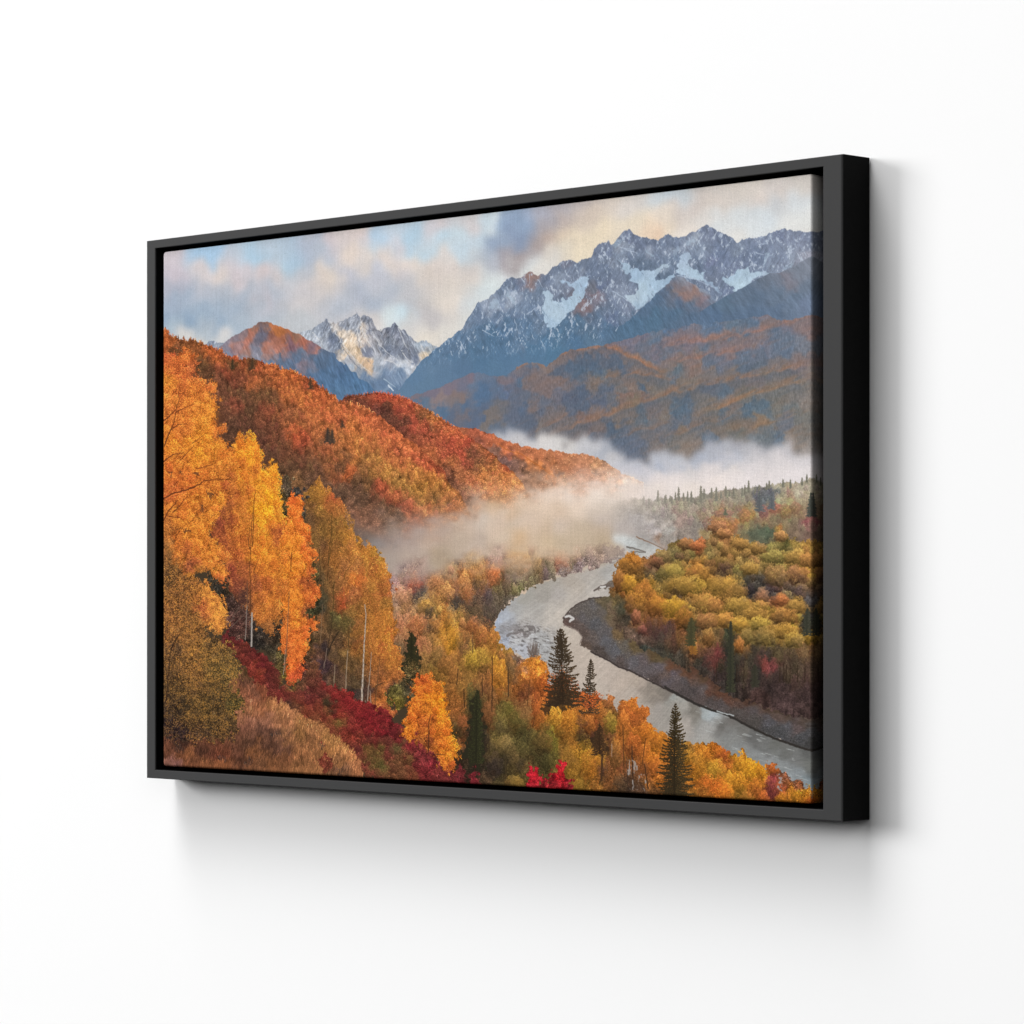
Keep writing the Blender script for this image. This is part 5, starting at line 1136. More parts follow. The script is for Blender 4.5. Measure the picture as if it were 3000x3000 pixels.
# dark fir left of the middle, broad dark fir in front
lay(np.array(hexc('2f2c20')), poly("D2 1440,570 1470,650 1490,760 1500,900 1510,1050 1490,1200 1450,1300 1350,1250 1300,1150 1360,1000 1370,850 1390,700 1420,620", 6, 8, 431))
spruce("D2 1440,545 1430,1230", 23, '2a291d', '4a4a2c', 432, .8, 60, pw=.5)
lay(np.array(hexc('3a2c20')), poly("D3 960,880 1000,960 1040,1060 1080,1130 1020,1140 930,1110 900,1050 930,980", 6, 6, 433) * .8)
spruce("D3 985,855 985,1150", 26, '3a2a1e', '6a4a2e', 434, .6, 26, .3)
# bare grey shrub against the water
r_ = np.random.default_rng(440)
for k in range(60):
    x0_, y0_ = 360 + r_.normal(0, 14), 1390 + r_.normal(0, 8)
    x1_ = 360 + r_.uniform(-62, 62)
    y1_ = 1195 + abs(x1_ - 360) * .8 + r_.uniform(0, 90)
    line("C3 %f,%f %f,%f %f,%f" % (x0_, y0_, (x0_ + x1_ * 2) / 3, (y0_ + y1_) / 2, x1_, y1_), 1.1, .8, '6a5c54', .4, 441 + k, .6)
lay(np.array(hexc('7c6654')), poly("D3 170,190 210,190 250,270 180,290", 5, 6, 445) * .8)
leaves(poly("D3 270,290 330,262 400,262 450,285 480,340 480,430 250,430", 6, 6, 447), g, 4000, 2, .22, .15, 8, 448, 0, 1.08)
# the three spruces by the river
spruce("C3 615,1095 640,1800", 58, '3a2f24', '5c4a34', 451, .75, 30, .0, pw=.62, droop=.25, up=.1, rise=.75)
spruce("C3 615,1095 640,1400", 30, '3a3026', '574a3a', 452, .6, 20, .0, pw=.72, droop=.2, up=.1, rise=.7)
lay(np.array(hexc('352a20')), poly("D3 560,500 640,420 720,540 760,680 700,750 640,740 560,780 480,800 440,700 500,640", 7, 7, 453) * .75)
leaves(poly("D3 480,380 600,380 780,480 790,560 700,620 620,560 500,560", 7, 7, 457), g * np.array([.75, .72, .8]), 700, 2, .3, .2, 8, 458, 0, 1.0)
spruce("C3 630,1500 640,1800", 60, '33281e', '5a4630', 454, .8, 22, .1, pw=.35, droop=.3, up=.2)
crowns(*[np.array(v) for v in zip(*[(p_[0], p_[1], 20., 30.) for p_ in pts("D3 565,800 690,830")])], g, 900, .25, 2, .18, 455, .02, .1)
spruce("D3 900,255 890,760", 31, '3a3026', '5c4c38', 461, .7, 26, .1, pw=.7, droop=.2, up=.2, rise=.5)
leaves(poly("D3 820,580 980,580 1000,680 960,740 840,730", 8, 7, 462), g, 450, 2, .22, .15, 8, 463, 0, 1.05)
spruce("D4 250,672 240,1560", 62, '33291c', '5a4a2e', 471, .7, 40, .05, pw=.8, droop=.3, up=.1, rise=.7)
spruce("D4 250,760 240,1560", 34, '30281c', '54462c', 472, .7, 40, .0, pw=.8, droop=.25, up=.1, rise=.6)
# red maple at the lower edge
RM = ("D3 318,1270 335,1255 350,1310 372,1298 384,1310 385,1400 400,1360 425,1350 435,1410 445,1480 318,1475 310,1330", "D3 460,1425 500,1390 528,1385 530,1345 560,1330 580,1300 585,1270 610,1255 630,1225 650,1225 648,1290 632,1330 660,1350 672,1385 700,1370 725,1400 705,1450 712,1500 470,1490")
gm = guide("D3 340,1290,a82230 370,1320,a8202c 340,1400,981c28 340,1460,86202a 415,1400,8c202a 430,1450,84242c 500,1400,84222a 560,1360,94202a 630,1250,b82430 600,1300,b0222c 620,1320,b4222c 580,1370,a81e28 640,1380,a01e28 690,1400,8c222c 560,1440,8c242c 640,1450,a0222c 690,1450,7c242c", 3, 3, 8, 481, soft=4)
gm = tone(gm, (.86, .9, .82))
for k, s in enumerate(RM):
    leaves(poly(s, 4, 6, 483 + k), gm, 3600, 2, .24, .22, 6, 485 + k, .7, 1.1, .03, .8)

# ---- undergrowth in shade behind everything on the slope
lay(np.array(hexc('463a2c')), poly("B1 0,1500 600,1700 1000,1500 1180,1300 1400,1500 1750,1600 C2 200,300 450,500 600,900 650,1300 700,1700 C2 1100,1900 D2 1200,1480 D1 1932,1400 D1 0,1300", 5, 8, 499))
# ---- gold and olive grove on the slope
G_T5 = """B1 1500,1450,85642a 1600,1420,96702a 1560,1370,9c742c 1450,1550,6a4e28 1560,1600,82642a 1700,1550,94602c 1670,1450,a0582e 1450,1700,5c4829 1600,1750,7c602a 1750,1700,84642c 1850,1850,94702c 1550,1880,72582a 1700,1850,86662a 1780,1600,96662e
C1 1550,100,6c5228 1650,150,7c5c28 1800,150,8c672a 1700,300,7c5828 1600,300,614727 1850,300,a47434 1550,600,504226 1650,550,72562a 1800,500,8e6430 1900,500,986a34 1750,700,845a2c 1850,750,8e5e30 1600,800,484026 1700,850,6c5028 1850,850,88582c 1550,900,3a3a28 1550,1000,6c4f2a 1650,1000,5a4828 1800,1050,585026 1700,1150,564628 1900,1050,7c582a 1520,1150,584628 1500,1300,644a2a 1600,1300,362f26 1700,1350,504228 1800,1300,625028 1850,1450,5c4a28 1700,1500,463828 1600,1450,40332c 1550,1350,58422c 1750,1600,504028 1900,1600,504428
C2 100,150,7a5c28 220,250,a4742a 100,300,7a5828 300,350,b47c32 200,400,94682c 400,420,ac782e 500,420,94722c 320,480,98682e 450,550,a4702e 550,560,ac762e 300,650,bc722e 400,700,94682c 550,700,9a662c 600,740,98582c 100,500,8a6028 100,700,70562a 160,850,a4582a 200,750,a4642c 450,850,94662a 600,850,906a2c 300,900,82602a 100,1000,505028 200,1050,5a5228 500,1000,a46e2c 620,1000,a4702c 300,1100,805c28 450,1150,98682a 580,1150,ac742c
200,1250,70532a 100,1200,564428 300,1300,805a28 550,1300,ac742e 480,1380,8a5c28 650,1430,a4702c 100,1450,584628 250,1450,624e28 300,1550,5c4828 550,1500,80562a 700,1480,98642c 500,1600,80562a 150,1600,50402a 300,1700,3a3326 420,1700,463828 600,1580,98622c 530,1750,a4682c 600,1850,a06230 480,1750,845428 650,1650,6a4a2a"""
T5 = "B1 1390,1540 1420,1455 1470,1390 1520,1360 1570,1350 1610,1390 1640,1440 1680,1428 1710,1470 1740,1490 1790,1540 1800,1620 1820,1700 1850,1740 1880,1830 1910,1870 C2 190,60 230,165 290,250 350,258 380,310 410,350 440,350 475,345 500,380 530,390 545,440 565,480 580,560 625,640 628,740 605,790 640,900 652,1000 652,1150 640,1260 690,1330 740,1420 760,1480 740,1560 700,1600 640,1620 590,1680 600,1740 640,1780 655,1850 640,1932 400,1900 200,1750 0,1700 C1 1500,1600 1400,1500 1350,1300 1350,600 1380,200 B1 1380,1800"
m = poly(T5, 6, 6, 501)
g = tone(guide(G_T5, 3.5, 7, 12, 503, soft=7), (1.1, 1.02, 1.22))
leaves(m, g, 120000, 2, .20, .13, 10, 505, .68, 1.06, .04, 1.3)
q = scatter("B1 1450,1480 1560,1380 1680,1480 1780,1600 C2 250,300 450,400 580,600 600,900 640,1200 700,1450 550,1500 300,1300 100,1100 0,900 C1 1450,900 1430,500", 70, 26, 507)
crowns(q[:, 0], q[:, 1], rng.uniform(14, 24, len(q)), rng.uniform(26, 46, len(q)), g, 800, .14, 2, .18, 508, .03, .2, .18, .35)
match(m, g, 14)
for k, (s, w0, w1, c) in enumerate((("C2 380,870 392,960 384,1100 372,1300 362,1560 350,1800", 1.6, 4.6, 'b8a898'), ("C2 443,1320 430,1500 415,1650 405,1810", 1.4, 2.6, '9a8674'), ("C2 245,1050 225,1250 212,1450 195,1710", 1.0, 1.8, '86684e'), ("C2 100,1430 90,1650", 1.0, 1.6, '8c7258'), ("C1 1590,870 1585,1000 1572,1230", 1.2, 1.5, '84684e'), ("C1 1635,1280 1622,1380 1603,1470", 1.2, 1.5, '8c7868'), ("C1 1828,1300 1818,1480 1808,1720", 1.4, 2, '9c8872'), ("C1 1708,1440 1698,1640", 1.2, 1.5, '94806a'),
                                    ("C1 1680,0 1675,200 1650,420 1640,640", 1.2, 1.4, '4f3a22'), ("C1 1560,350 1575,620", 1.2, 1.3, '4a3820'), ("C1 1740,1130 1680,1230 1640,1350", 1.6, 2.2, '2f2820'), ("C1 1700,650 1690,900", 1.2, 1.4, '43361f'), ("C2 80,950 60,1100 30,1280", 1.4, 1.8, '3a2c20'), ("C2 230,1080 225,1260", 1.3, 1.4, '4a3622'), ("C2 520,1380 500,1600 470,1860", 1.2, 1.8, '6a4a30'), ("C2 430,1680 440,1810", 1.0, 1.4, 'a89a8a'), ("C2 385,1770 390,1800", 1.2, 1.2, 'a09080'), ("C2 480,1640 570,1600", 1.4, .9, '3f2e22'), ("C2 40,480 70,300 75,150", 1.3, 1, '5a4424'), ("C2 180,640 200,560 260,480", 1.2, 1, '6a4c26'), ("C1 1850,1100 1830,1300", 1.2, 1.4, '5a4628'))):
    line(s, w0, w1, c, .5, 510 + k, .9)
# darker breaks up the white stem
for y_ in range(900, 1790, 47):
    line("C2 %d,%d %d,%d" % (388 - (y_ - 900) * .042, y_, 389 - (y_ - 900) * .042, y_ + 9), 1.6, 1.6, '6f5a48', 0, y_, .7)
# dark spruce and olive shrub beside the grove
DS = "C2 820,1130 835,1170 865,1215 870,1235 890,1265 870,1300 905,1345 910,1360 880,1405 900,1440 885,1490 865,1580 820,1600 780,1560 720,1480 760,1400 752,1360 785,1310 757,1270 795,1240 782,1200 805,1175"
lay(np.array(hexc('312e20')), poly(DS, 5, 6, 521))
spruce("C2 820,1128 830,1600", 25, '2b291c', '4c4428', 522, .9, 50, .05, pw=.55)
gsh = guide("C2 620,1740,544a28 700,1700,4c4426 720,1780,5f5226 680,1790,6a5a28 760,1750,3f3826 800,1650,38322a 790,1720,3a3426 830,1680,40362a 820,1480,4a3c24 780,1500,4c4028 840,1550,443826", 3, 4, 9, 524)
leaves(poly("C2 580,1730 630,1650 750,1610 830,1620 850,1700 800,1800 740,1850 650,1840", 6, 7, 525), gsh, 3600, 2, .28, .2, 9, 526, .6, 1.1)
leaves(poly("C2 760,1400 880,1420 880,1500 840,1590 780,1540", 6, 7, 527), gsh * 1.1, 700, 2, .3, .2, 9, 528, 0, 1.1)

# ---- dry grass slope
G_GR = """D1 120,1000,6a4a38 120,1130,6d4c3a 250,1080,4a362c 250,1200,724f38 350,1150,895f3f 450,1130,583e30 550,1150,684434 650,1180,6d4634 350,1250,704e38 500,1230,7c563a 650,1250,7f583a 800,1150,644636 900,1050,5c4434 850,1200,573f30 950,1150,7f5a3c 1000,1250,70523a 1100,1100,574032 1100,1250,7e5a3c 1250,1200,7c583c 1200,1100,6c5040 1300,1050,8f6a48 1400,1150,9a704a 1350,1280,82603f 1500,1200,98704a 1550,1100,8f6a46 1650,1150,a47a4c 1500,1000,8c6846 1650,1050,8c6c42
1750,1150,a97e50 1700,1250,8a6846 1850,1200,a4784e 1750,1310,68503c 1900,1310,966c4a 800,800,926a50 900,750,9a704f 850,900,7e5a48 950,850,98705a 1000,750,9a6c4c 1100,700,98704a 1050,850,9a725a 1150,850,a07656 1200,750,96704a 1250,850,9c7250 1150,950,6b5242 1050,950,664c3e 1250,950,987452 1350,950,86663f 1400,900,8c6a44 900,650,98694e 800,550,926448 750,530,8e6a46 950,600,85604a 850,480,6a4c3c 950,500,7c5844 1050,600,86583e 1000,520,7c4c38
880,400,5a4830 150,1280,7a5c50 200,1250,80605a 1900,1050,a07848 1800,1050,907044"""
GR = "D1 60,900 300,1000 600,1010 760,900 800,700 680,580 740,480 850,360 950,380 1000,500 1130,600 1180,680 1300,740 1400,820 1550,900 1700,960 1760,1050 1900,1130 1960,1330 1960,1450 60,1350"
m = poly(GR, 6, 9, 531)
g = tone(guide(G_GR, 3.2, 9, 14, 533, soft=8), (.95, .86, .84))
lay(g * .72, m)
cl = vnoise(16, 12, 535, 3)
gst = np.clip(g * (1.04 + .10 * cl)[..., None], 0, 1)
strokes(m, gst, 26000, 7, .18, 536, .11)
strokes(m, gst * 1.12, 9000, 9, .25, 537, .14)
match(m, g, 10)
for s, w_, h_ in (("D1 1140,960", 50, 40), ("D1 640,1190", 30, 25), ("D1 900,1230", 40, 30), ("D1 220,1090", 50, 40), ("D1 1590,1070", 40, 30), ("D1 1760,1310", 40, 30)):
    a_ = pts(s)
    leaves(poly(np.array([(a_[0, 0] + .31 * w_ * math.cos(t), a_[0, 1] + .31 * h_ * math.sin(t)) for t in np.linspace(0, 6.28, 13)[:-1]]), 6, 7, 541), np.broadcast_to(np.array(hexc('493a33'), np.float32), art.shape), 350, 2, .25, .1, 8, 542, 0, 1)
strokes(m, gst * 1.1, 6000, 8, .25, 543, .15)
match(m, g, 10)

# ---- crimson shrubs
G_RS = """D1 720,60,6c1f28 800,80,72212a 850,120,86302c 800,170,6c2828 900,180,6c2428 850,250,7e2a2a 950,230,712228 1000,250,782228 1050,300,742228 950,350,8a2c2a 1000,400,922c28 1080,380,6c2428 1100,450,6f262a 1150,400,6b282a 1150,520,74282a 1200,560,78262a 1180,640,84262a 1250,620,7e2a2c 1250,680,4b2e2e 1350,600,7e2e2e 1320,720,542e2a 1450,600,70282e 1400,680,863028 1500,650,7e2a2c 1450,760,8a342a 1550,720,86322a 1350,800,503028 1500,800,7e3a2c
1600,820,8a2f2a 1650,750,7c382a 1650,550,86262a 1600,650,6a382e 1640,690,363026 1560,600,6a2a2c 1520,450,6c302e 1450,400,6c3830 1500,300,664030 1750,600,922228 1850,650,9c2228 1700,800,8a262a 1750,780,9e2e2a 1850,780,922a2c 1900,700,901e28 1700,850,803a2a 1750,860,66502a 1850,880,902a2c 1800,950,902e2a 1650,900,7e3a2c 1600,900,7c402c 1880,1000,902a2c 1800,1050,76322a 1900,1100,70262e 1880,1180,74302c 1580,980,8e2228 1550,880,7c5038 1250,520,6a4a2c 1250,450,7a6030 1300,500,6a522c 1400,500,663a30 1350,700,7a3c30
D2 30,550,8a242a 100,620,942228 200,650,922028 150,750,982e28 50,700,3a2c26 250,700,961e28 300,780,941d28 350,720,982228 400,800,921c28 500,760,861e28 550,830,8a1e28 300,900,8a2228 450,900,941d28 550,950,941a28 600,880,7e1e28 650,950,731e28 200,950,8a2e2a 250,980,922e28 350,1000,8a2e2a 150,850,66482a 400,1000,6c2a2a 480,1050,782628 600,1050,6e2a2c 700,1000,782228 300,1080,782e2a 400,1120,6c422a 500,1120,5e482a 600,1150,742e2c
700,1080,5c4832 800,1080,86202c 850,1100,80222c 900,1200,74222c 950,1180,73222c 780,1200,6c3e2c 450,1230,5e4a2c 550,1270,5a4e2e 650,1230,6c3e2e 700,1280,703e2f 800,1280,76382d 900,1280,84222c 1000,1250,801e2c 950,1350,80222c 1080,1320,80282f 1150,1380,78262e 850,1370,76362a 650,1370,6c3a2c 500,1320,6e4030 380,1280,803230 450,1350,802e2e 1250,1330,78222e 1280,1400,76222e 1400,1380,821e2e 1420,1430,821e2e 1100,1200,70252c 350,1350,7c4034"""
RS = ("D1 660,60 690,10 740,10 800,20 860,60 880,120 930,130 960,180 1010,220 1060,270 1120,310 1170,380 1190,450 1200,520 1300,540 1350,520 1420,420 1450,330 1530,300 1560,400 1600,480 1680,520 1750,570 1850,570 1880,640 D2 330,660 400,690 470,700 520,740 600,780 660,880 740,950 780,1020 850,1040 960,1130 1050,1200 1100,1290 1180,1330 1220,1390 1220,1440 500,1400 400,1350 350,1260 250,1200 180,1100 100,1020 0,950 D1 1600,1000 1550,900 1430,850 1360,800 1250,720 1160,680 1130,600 1050,500 960,440 900,350 820,280 740,190 680,140",
      "D2 1230,1330 1290,1280 1320,1400 1320,1440 1220,1430", "D2 1370,1340 1405,1310 1425,1390 1450,1450 1370,1440", "D1 1560,950 1600,960 1600,1030 1570,1030", "D1 1550,1180 1600,1160 1680,1240 1660,1290 1590,1270", "D2 0,1200 60,1200 60,1300 0,1320")
g = tone(guide(G_RS, 3.3, 8, 12, 551, soft=7), (.84, 1.2, 1.0))
g = chroma(g, (124, 50, 42), .3)
g_rs = g
for k, s in enumerate(RS):
    n_ = 46000 if k == 0 else 900
    mk = poly(s, 7, 8, 553 + k)
    m_rs = mk if k == 0 else np.maximum(m_rs, mk)
    leaves(mk, g, n_, 2, .21, .18, 9, 560 + k, .66, 1.06, .035, 1.4)
q = scatter(RS[0], 150, 14, 567)
crowns(q[:, 0], q[:, 1], rng.uniform(9, 17, len(q)), rng.uniform(9, 16, len(q)), g, 420, .22, 2, .16, 568, .04, .0, .15, .4)
match(m_rs, g, 9)
# grass blades against the shrubs
ed = poly("D1 1130,640 1200,700 1350,790 1500,890 1600,930 1700,1000 1780,1080 1900,1180 D2 350,1300 300,1360 150,1300 D1 1880,1250 1700,1150 1550,1020 1400,930 1200,800 1100,700", 5, 8, 571)
strokes(ed, tone(guide(G_GR, 3, 8, 14, 533), (.95, .86, .84)), 3200, 9, .3, 572, .22)

# ---- aspens, the slim orange birch and the big birch at the left edge
UND = guide("""B1 1180,1350,5f4a30 1200,1500,58482a 1200,1600,4a4028 1250,1350,54463a 1350,1400,4d4540 1300,1330,6a5840 1380,1450,4a4642
C1 560,600,3c352a 620,720,34302a 700,700,443628 700,850,483630 800,950,584038 750,1050,583a34 850,1050,5c3e36 960,1080,332e2a 1050,1150,38302a 1100,1200,44362a 1000,1250,332e2a 1100,1300,3a342a 1150,1100,44362a 1500,650,4c4228 1450,750,4a4428 1480,900,3f3c28 1420,1100,4a3c2a 1450,1200,503f2a 1480,1350,58402c 1400,1500,5c3a30 1180,1350,544a2c 1200,1450,5a4a2c 1250,1580,6c5a2c 600,850,3f362c 1150,1400,504230 1100,1400,4a3c2a""", 3, 5, 12, 581)
leaves(poly("B1 1160,1250 1300,1300 1420,1450 1400,1900 C1 1550,600 1550,1000 1480,1350 1420,1600 1280,1620 1180,1500 1050,1300 900,1250 700,1130 620,1000 520,600 600,300 B1 1180,1700", 6, 8, 583), UND, 30000, 2, .28, .22, 9, 584, .7, 1.08)
# a few thin pale twigs in the dark
for k, s in enumerate(("C1 690,1080 800,900 860,880", "C1 700,1050 760,1000 740,960", "C1 720,1090 860,960 900,870", "C1 840,1060 880,990 960,960", "C1 640,860 600,760", "C1 530,640 535,560", "C1 1140,1400 1150,1270", "C1 650,1270 655,1180")):
    line(s, 1.1, .8, '7c6a5c', .6, 590 + k, .7)
G_T2 = """B1 560,1000,bd722a 600,1000,c4742a 700,1000,c1702a 650,1150,b06428 800,1000,cd7e28 850,930,cd7a28 930,950,d08428 900,1080,d48a28 970,1080,c87c28 800,1150,b86e28 700,1250,a6602a 850,1250,c47828 950,1250,b87029 1100,1180,d08428 1130,1250,d48a28 1050,1250,d69028 1000,1350,cc8428 1130,1380,cc812a 850,1400,b06a28 750,1450,a25a28 1000,1500,c88028 1100,1450,da9624 1150,1500,d08826 700,1500,90542a
800,1600,b06a2a 1000,1600,d49024 1080,1600,de9c24 1150,1600,cc842a 700,1700,8b4e28 850,1700,b06c2a 1000,1700,ce8a26 1100,1700,c47428 650,1800,8b4a28 800,1850,a65e28 950,1800,b47029 1050,1850,c17a28 1150,1800,9c582a 600,1700,744028
C1 600,100,864828 700,200,9e5a28 800,150,b06a28 950,150,b06c28 1080,80,cc8426 1050,250,c87e28 1000,400,c67a28 1100,400,c17628 850,350,b0682a 750,400,9e5828 720,550,88482a 850,550,90522a 1000,550,b16a28 1100,550,bc7228 800,700,7a442a 850,800,4f3628 950,700,8a502a 1050,650,a25a28 1000,800,a2602a 1100,850,b46c2a 1050,950,ac6a2c 1150,950,a2622a 1050,1080,8c5a2c 1180,700,b06a2a 1200,300,b0682a 1150,250,a05a2a 650,300,8a4a28 640,480,7c4428"""
T2 = "B1 540,990 590,950 680,945 700,1000 745,1010 770,960 800,930 835,905 860,960 875,930 905,900 945,900 960,960 985,1020 1002,1100 1000,1160 975,1180 1010,1205 1060,1200 1075,1150 1110,1130 1135,1170 1150,1210 1178,1230 1180,1300 1160,1370 1170,1420 1190,1500 1185,1600 1220,1690 1235,1750 1225,1932 C1 1230,300 1220,700 1170,900 1165,1000 1130,950 1120,1080 1100,1190 1070,1080 1020,1060 950,1000 940,960 900,950 870,860 830,880 800,800 740,780 700,600 690,520 640,450 600,250 B1 550,1900 560,1300"
m = poly(T2, 7, 5, 601)
g = tone(guide(G_T2, 3.4, 7, 12, 603, soft=7), (1.1, 1.07, 1.22))
leaves(m, g, 92000, 2, .21, .14, 9, 605, .64, 1.06, .035, 1.5, 'f0a040')
q = scatter(T2, 80, 24, 607)
crowns(q[:, 0], q[:, 1], rng.uniform(11, 19, len(q)), rng.uniform(16, 28, len(q)), g, 520, .15, 2, .2, 608, .03, .0, .24, .3)
match(m, g, 14)
for s, w0, w1, c in (("B1 945,1500 940,1700 930,1932", 1.4, 2, '5f3820'), ("C1 930,0 915,300 905,520 912,800 918,960", 1.2, 1.8, '5a3822'), ("C1 880,650 882,900", 1.4, 2, '6a4c3a'), ("C1 925,950 925,1050 920,1260", 4, 4.6, 'a49a92'), ("C1 878,880 872,1050 862,1200", 1.6, 2.2, '8c7e74'), ("B1 960,1400 945,1500", 1.2, 1.4, '6a4020'), ("C1 940,560 990,440", 1.4, 1, '5a3822'), ("C1 905,350 885,230", 1.6, 1, '5a3822'), ("C1 900,150 895,320", 1.4, 1.2, '6a4224')):
    line(s, w0, w1, c, .5, 611, .85)
T4 = "B1 1250,1500 1275,1470 1300,1440 1340,1465 1370,1470 1395,1510 1400,1560 1385,1640 1420,1690 1440,1730 1472,1770 1475,1840 1455,1890 1482,1920 C1 1480,280 1440,300 1460,350 1540,385 1500,440 1470,480 1520,540 1500,600 1460,640 1440,650 1500,670 1550,720 1555,800 1500,850 1480,900 1440,930 1400,960 1390,980 1500,1000 1535,1050 1530,1100 1480,1090 1400,1105 1440,1150 1420,1250 1432,1350 1380,1420 1418,1480 1392,1570 1330,1590 1300,1600 1250,1540 1262,1440 1240,1330 1170,1300 1205,1150 1220,1000 1200,850 1215,500 1200,300 1240,100 B1 1240,1700 1270,1630"
G_T4 = """B1 1300,1480,c46028 1320,1600,c66c2a 1300,1750,c4702a 1400,1750,c46c2a 1350,1850,c8742a 1450,1830,b8622a C1 1300,100,c4722a 1400,80,c4682a 1350,250,c47628 1450,300,bc622a 1300,350,c87c2a 1400,450,c6742a 1500,420,bc642a 1300,550,c47828 1400,600,c3722a 1480,580,a05628 1300,700,bc6e28 1350,800,c4762a 1480,780,b4602a 1300,900,c17028 1350,1000,c4742a 1480,1040,bc622a 1300,1150,c1682a 1380,1200,c4682a 1250,1280,b0602a 1330,1350,bc642a 1300,1450,c16028 1380,1480,b4522a 1340,1560,ac4e2a 1250,700,a8642a 1250,400,b86e2a 1230,1000,a4622a 1430,650,8a4a26 1430,950,7c4828"""
m = poly(T4, 6, 5, 621)
g = tone(guide(G_T4, 3.4, 5, 10, 623, soft=6), (1.12, 1.09, 1.2))
leaves(m, g, 30000, 2, .21, .15, 8, 625, .62, 1.06, .035, 1.2, 'f09a48')
q = scatter(T4, 34, 20, 627)
crowns(q[:, 0], q[:, 1], rng.uniform(9, 15, len(q)), rng.uniform(9, 18, len(q)), g, 360, .2, 2, .2, 628, .03, .0, .22, .3)
match(m, g, 12)
for s, w0, w1, c in (("C1 1300,380 1290,560", 2, 1.6, '6a3e22'), ("C1 1275,750 1265,1000 1255,1250 1240,1500", 1.2, 2.4, '7c5a42'), ("C1 1240,1290 1222,1530", 1.2, 1.6, 'a08c7c'), ("C1 1440,480 1420,560", 1.2, 1, '5a3420')):
    line(s, w0, w1, c, .5, 631, .85)
# bright tree in front
T6 = "D2 870,430 890,395 930,420 960,430 1000,415 1020,450 1040,460 1055,500 1080,510 1105,530 1125,560 1125,640 1115,720 1130,790 1160,820 1200,890 1190,1000 1230,1060 1242,1150 1205,1220 1212,1310 1165,1325 1105,1280 1060,1200 985,1145 900,1100 860,1030 760,1010 740,920 785,830 762,770 820,660 862,580 820,530 840,490"
G_T6 = "D2 900,450,b9602a 1000,470,bc6a2a 1050,550,c47a28 900,550,bc6a28 960,620,c87c26 1080,620,cc8024 880,680,c1722a 1050,700,c87a28 1080,750,d48c24 820,800,c16c28 900,830,b46628 1000,800,ac6028 1100,850,c87e28 800,920,c47628 900,950,a86028 1050,950,bc7028 1150,950,c87828 1000,1050,844c26 1100,1050,c16c28 1180,1050,cc8028 1130,1130,c87c28 1200,1150,cc802a 1100,1230,bc702a 1180,1280,a85e28 930,1030,8a5428 950,880,a45e28 980,720,b87028"
m = poly(T6, 6, 5, 641)
g = tone(guide(G_T6, 3.4, 5, 10, 643, soft=6), (1.06, .99, 1.08))
leaves(m, g, 21000, 2, .22, .17, 8, 645, .6, 1.06, .035, 1.2, 'f0a63c')
q = scatter(T6, 26, 20, 647)
crowns(q[:, 0], q[:, 1], rng.uniform(9, 16, len(q)), rng.uniform(9, 18, len(q)), g, 360, .2, 2, .22, 648, .03, .0, .22, .3)
match(m, g, 12)
for s, w0, w1, c in (("D2 1000,780 985,850 985,960 980,1140", 1.3, 2.6, '4a2e1e'), ("D2 950,650 965,700", 1.2, 1, '6a3c20'), ("D2 978,1145 1050,1155 1130,1160", 2, 1.2, '3f2a20'), ("D2 1020,800 1000,880", 1.2, 1, '5a381f'), ("D2 975,1100 940,1040", 1.4, 1, '5a381f')):
    line(s, w0, w1, c, .4, 651, .85)
leaves(poly("D2 760,1060 850,1020 960,1130 1050,1200 1100,1290 1000,1300 850,1200", 8, 7, 653), g_rs, 3200, 2, .26, .24, 9, 654, 0, 1.1)

# ---- olive birch thicket and big orange birch
G_T3 = """C1 150,450,74562c 150,600,684e2a 250,650,80582a 350,700,8c5f2a 250,800,80582a 450,760,a46a2a 520,760,bc722a 550,900,b4702a 480,920,ac562c 620,950,bc7a2c 600,1080,b4702c 300,950,7c582a 200,1000,80582c 400,1000,86602c 150,1100,805a2c 300,1150,88602c 450,1150,7a582a 550,1200,50462a 200,1300,644e2e 350,1300,82602c 500,1300,7c602c 650,1350,6a582c 250,1450,75582c 400,1500,7c5c2c 600,1480,6a5a2a 720,1400,6a5a2c 750,1550,6c5e2e
150,1500,584628 200,1650,544526 400,1650,6a522a 600,1650,5e4e28 300,1800,4b4026 150,1750,504228 450,1800,584a26 600,1800,504528 750,1820,4c4c26 200,1900,463c26 400,1900,584826 600,1900,584826
D1 200,750,403626 350,700,5a4a26 500,750,5c4d26 650,700,584a28 150,850,3c3228 350,850,584626 550,850,504426 700,850,584828 250,950,382e28 450,950,50402a 650,950,5a4628 350,1000,483828 750,1000,503e2a"""
T3 = "B1 60,1780 120,1800 C1 60,380 300,450 400,600 460,690 490,660 540,740 590,790 640,830 625,870 685,930 650,1000 675,1060 640,1130 570,1125 540,1060 500,1060 480,1150 550,1180 600,1210 640,1210 700,1270 760,1320 790,1400 800,1470 780,1560 700,1600 690,1650 780,1700 830,1750 845,1800 780,1840 760,1900 D1 790,950 700,1010 550,1020 400,1010 250,1020 60,1000"
m = poly(T3, 8, 6, 661)
g = tone(guide(G_T3, 3.3, 8, 12, 663, soft=7), (1.04, .99, 1.15))
g = chroma(g, (125, 86, 50), .35)
leaves(m, g, 40000, 2, .28, .18, 10, 665, .56, 1.03, .05, 1.6)
leaves(m, g, 15000, 3, .26, .2, 10, 667, 0, 1.28, .05, 2.0, 'd08a34')
match(m, g, 14)
for s, w0, w1, c in (("C1 225,1170 180,1240 155,1330 150,1420 130,1650 110,1800", 1.4, 3, '3a2a20'), ("C1 220,1250 190,1420 160,1650", 1.2, 2, '4a3626'), ("C1 160,1290 200,1230 240,1150", 3, 1.4, '36281f'), ("C1 130,700 180,640", 2, 1.4, '4a3826')):
    line(s, w0, w1, c, .6, 671, .8)
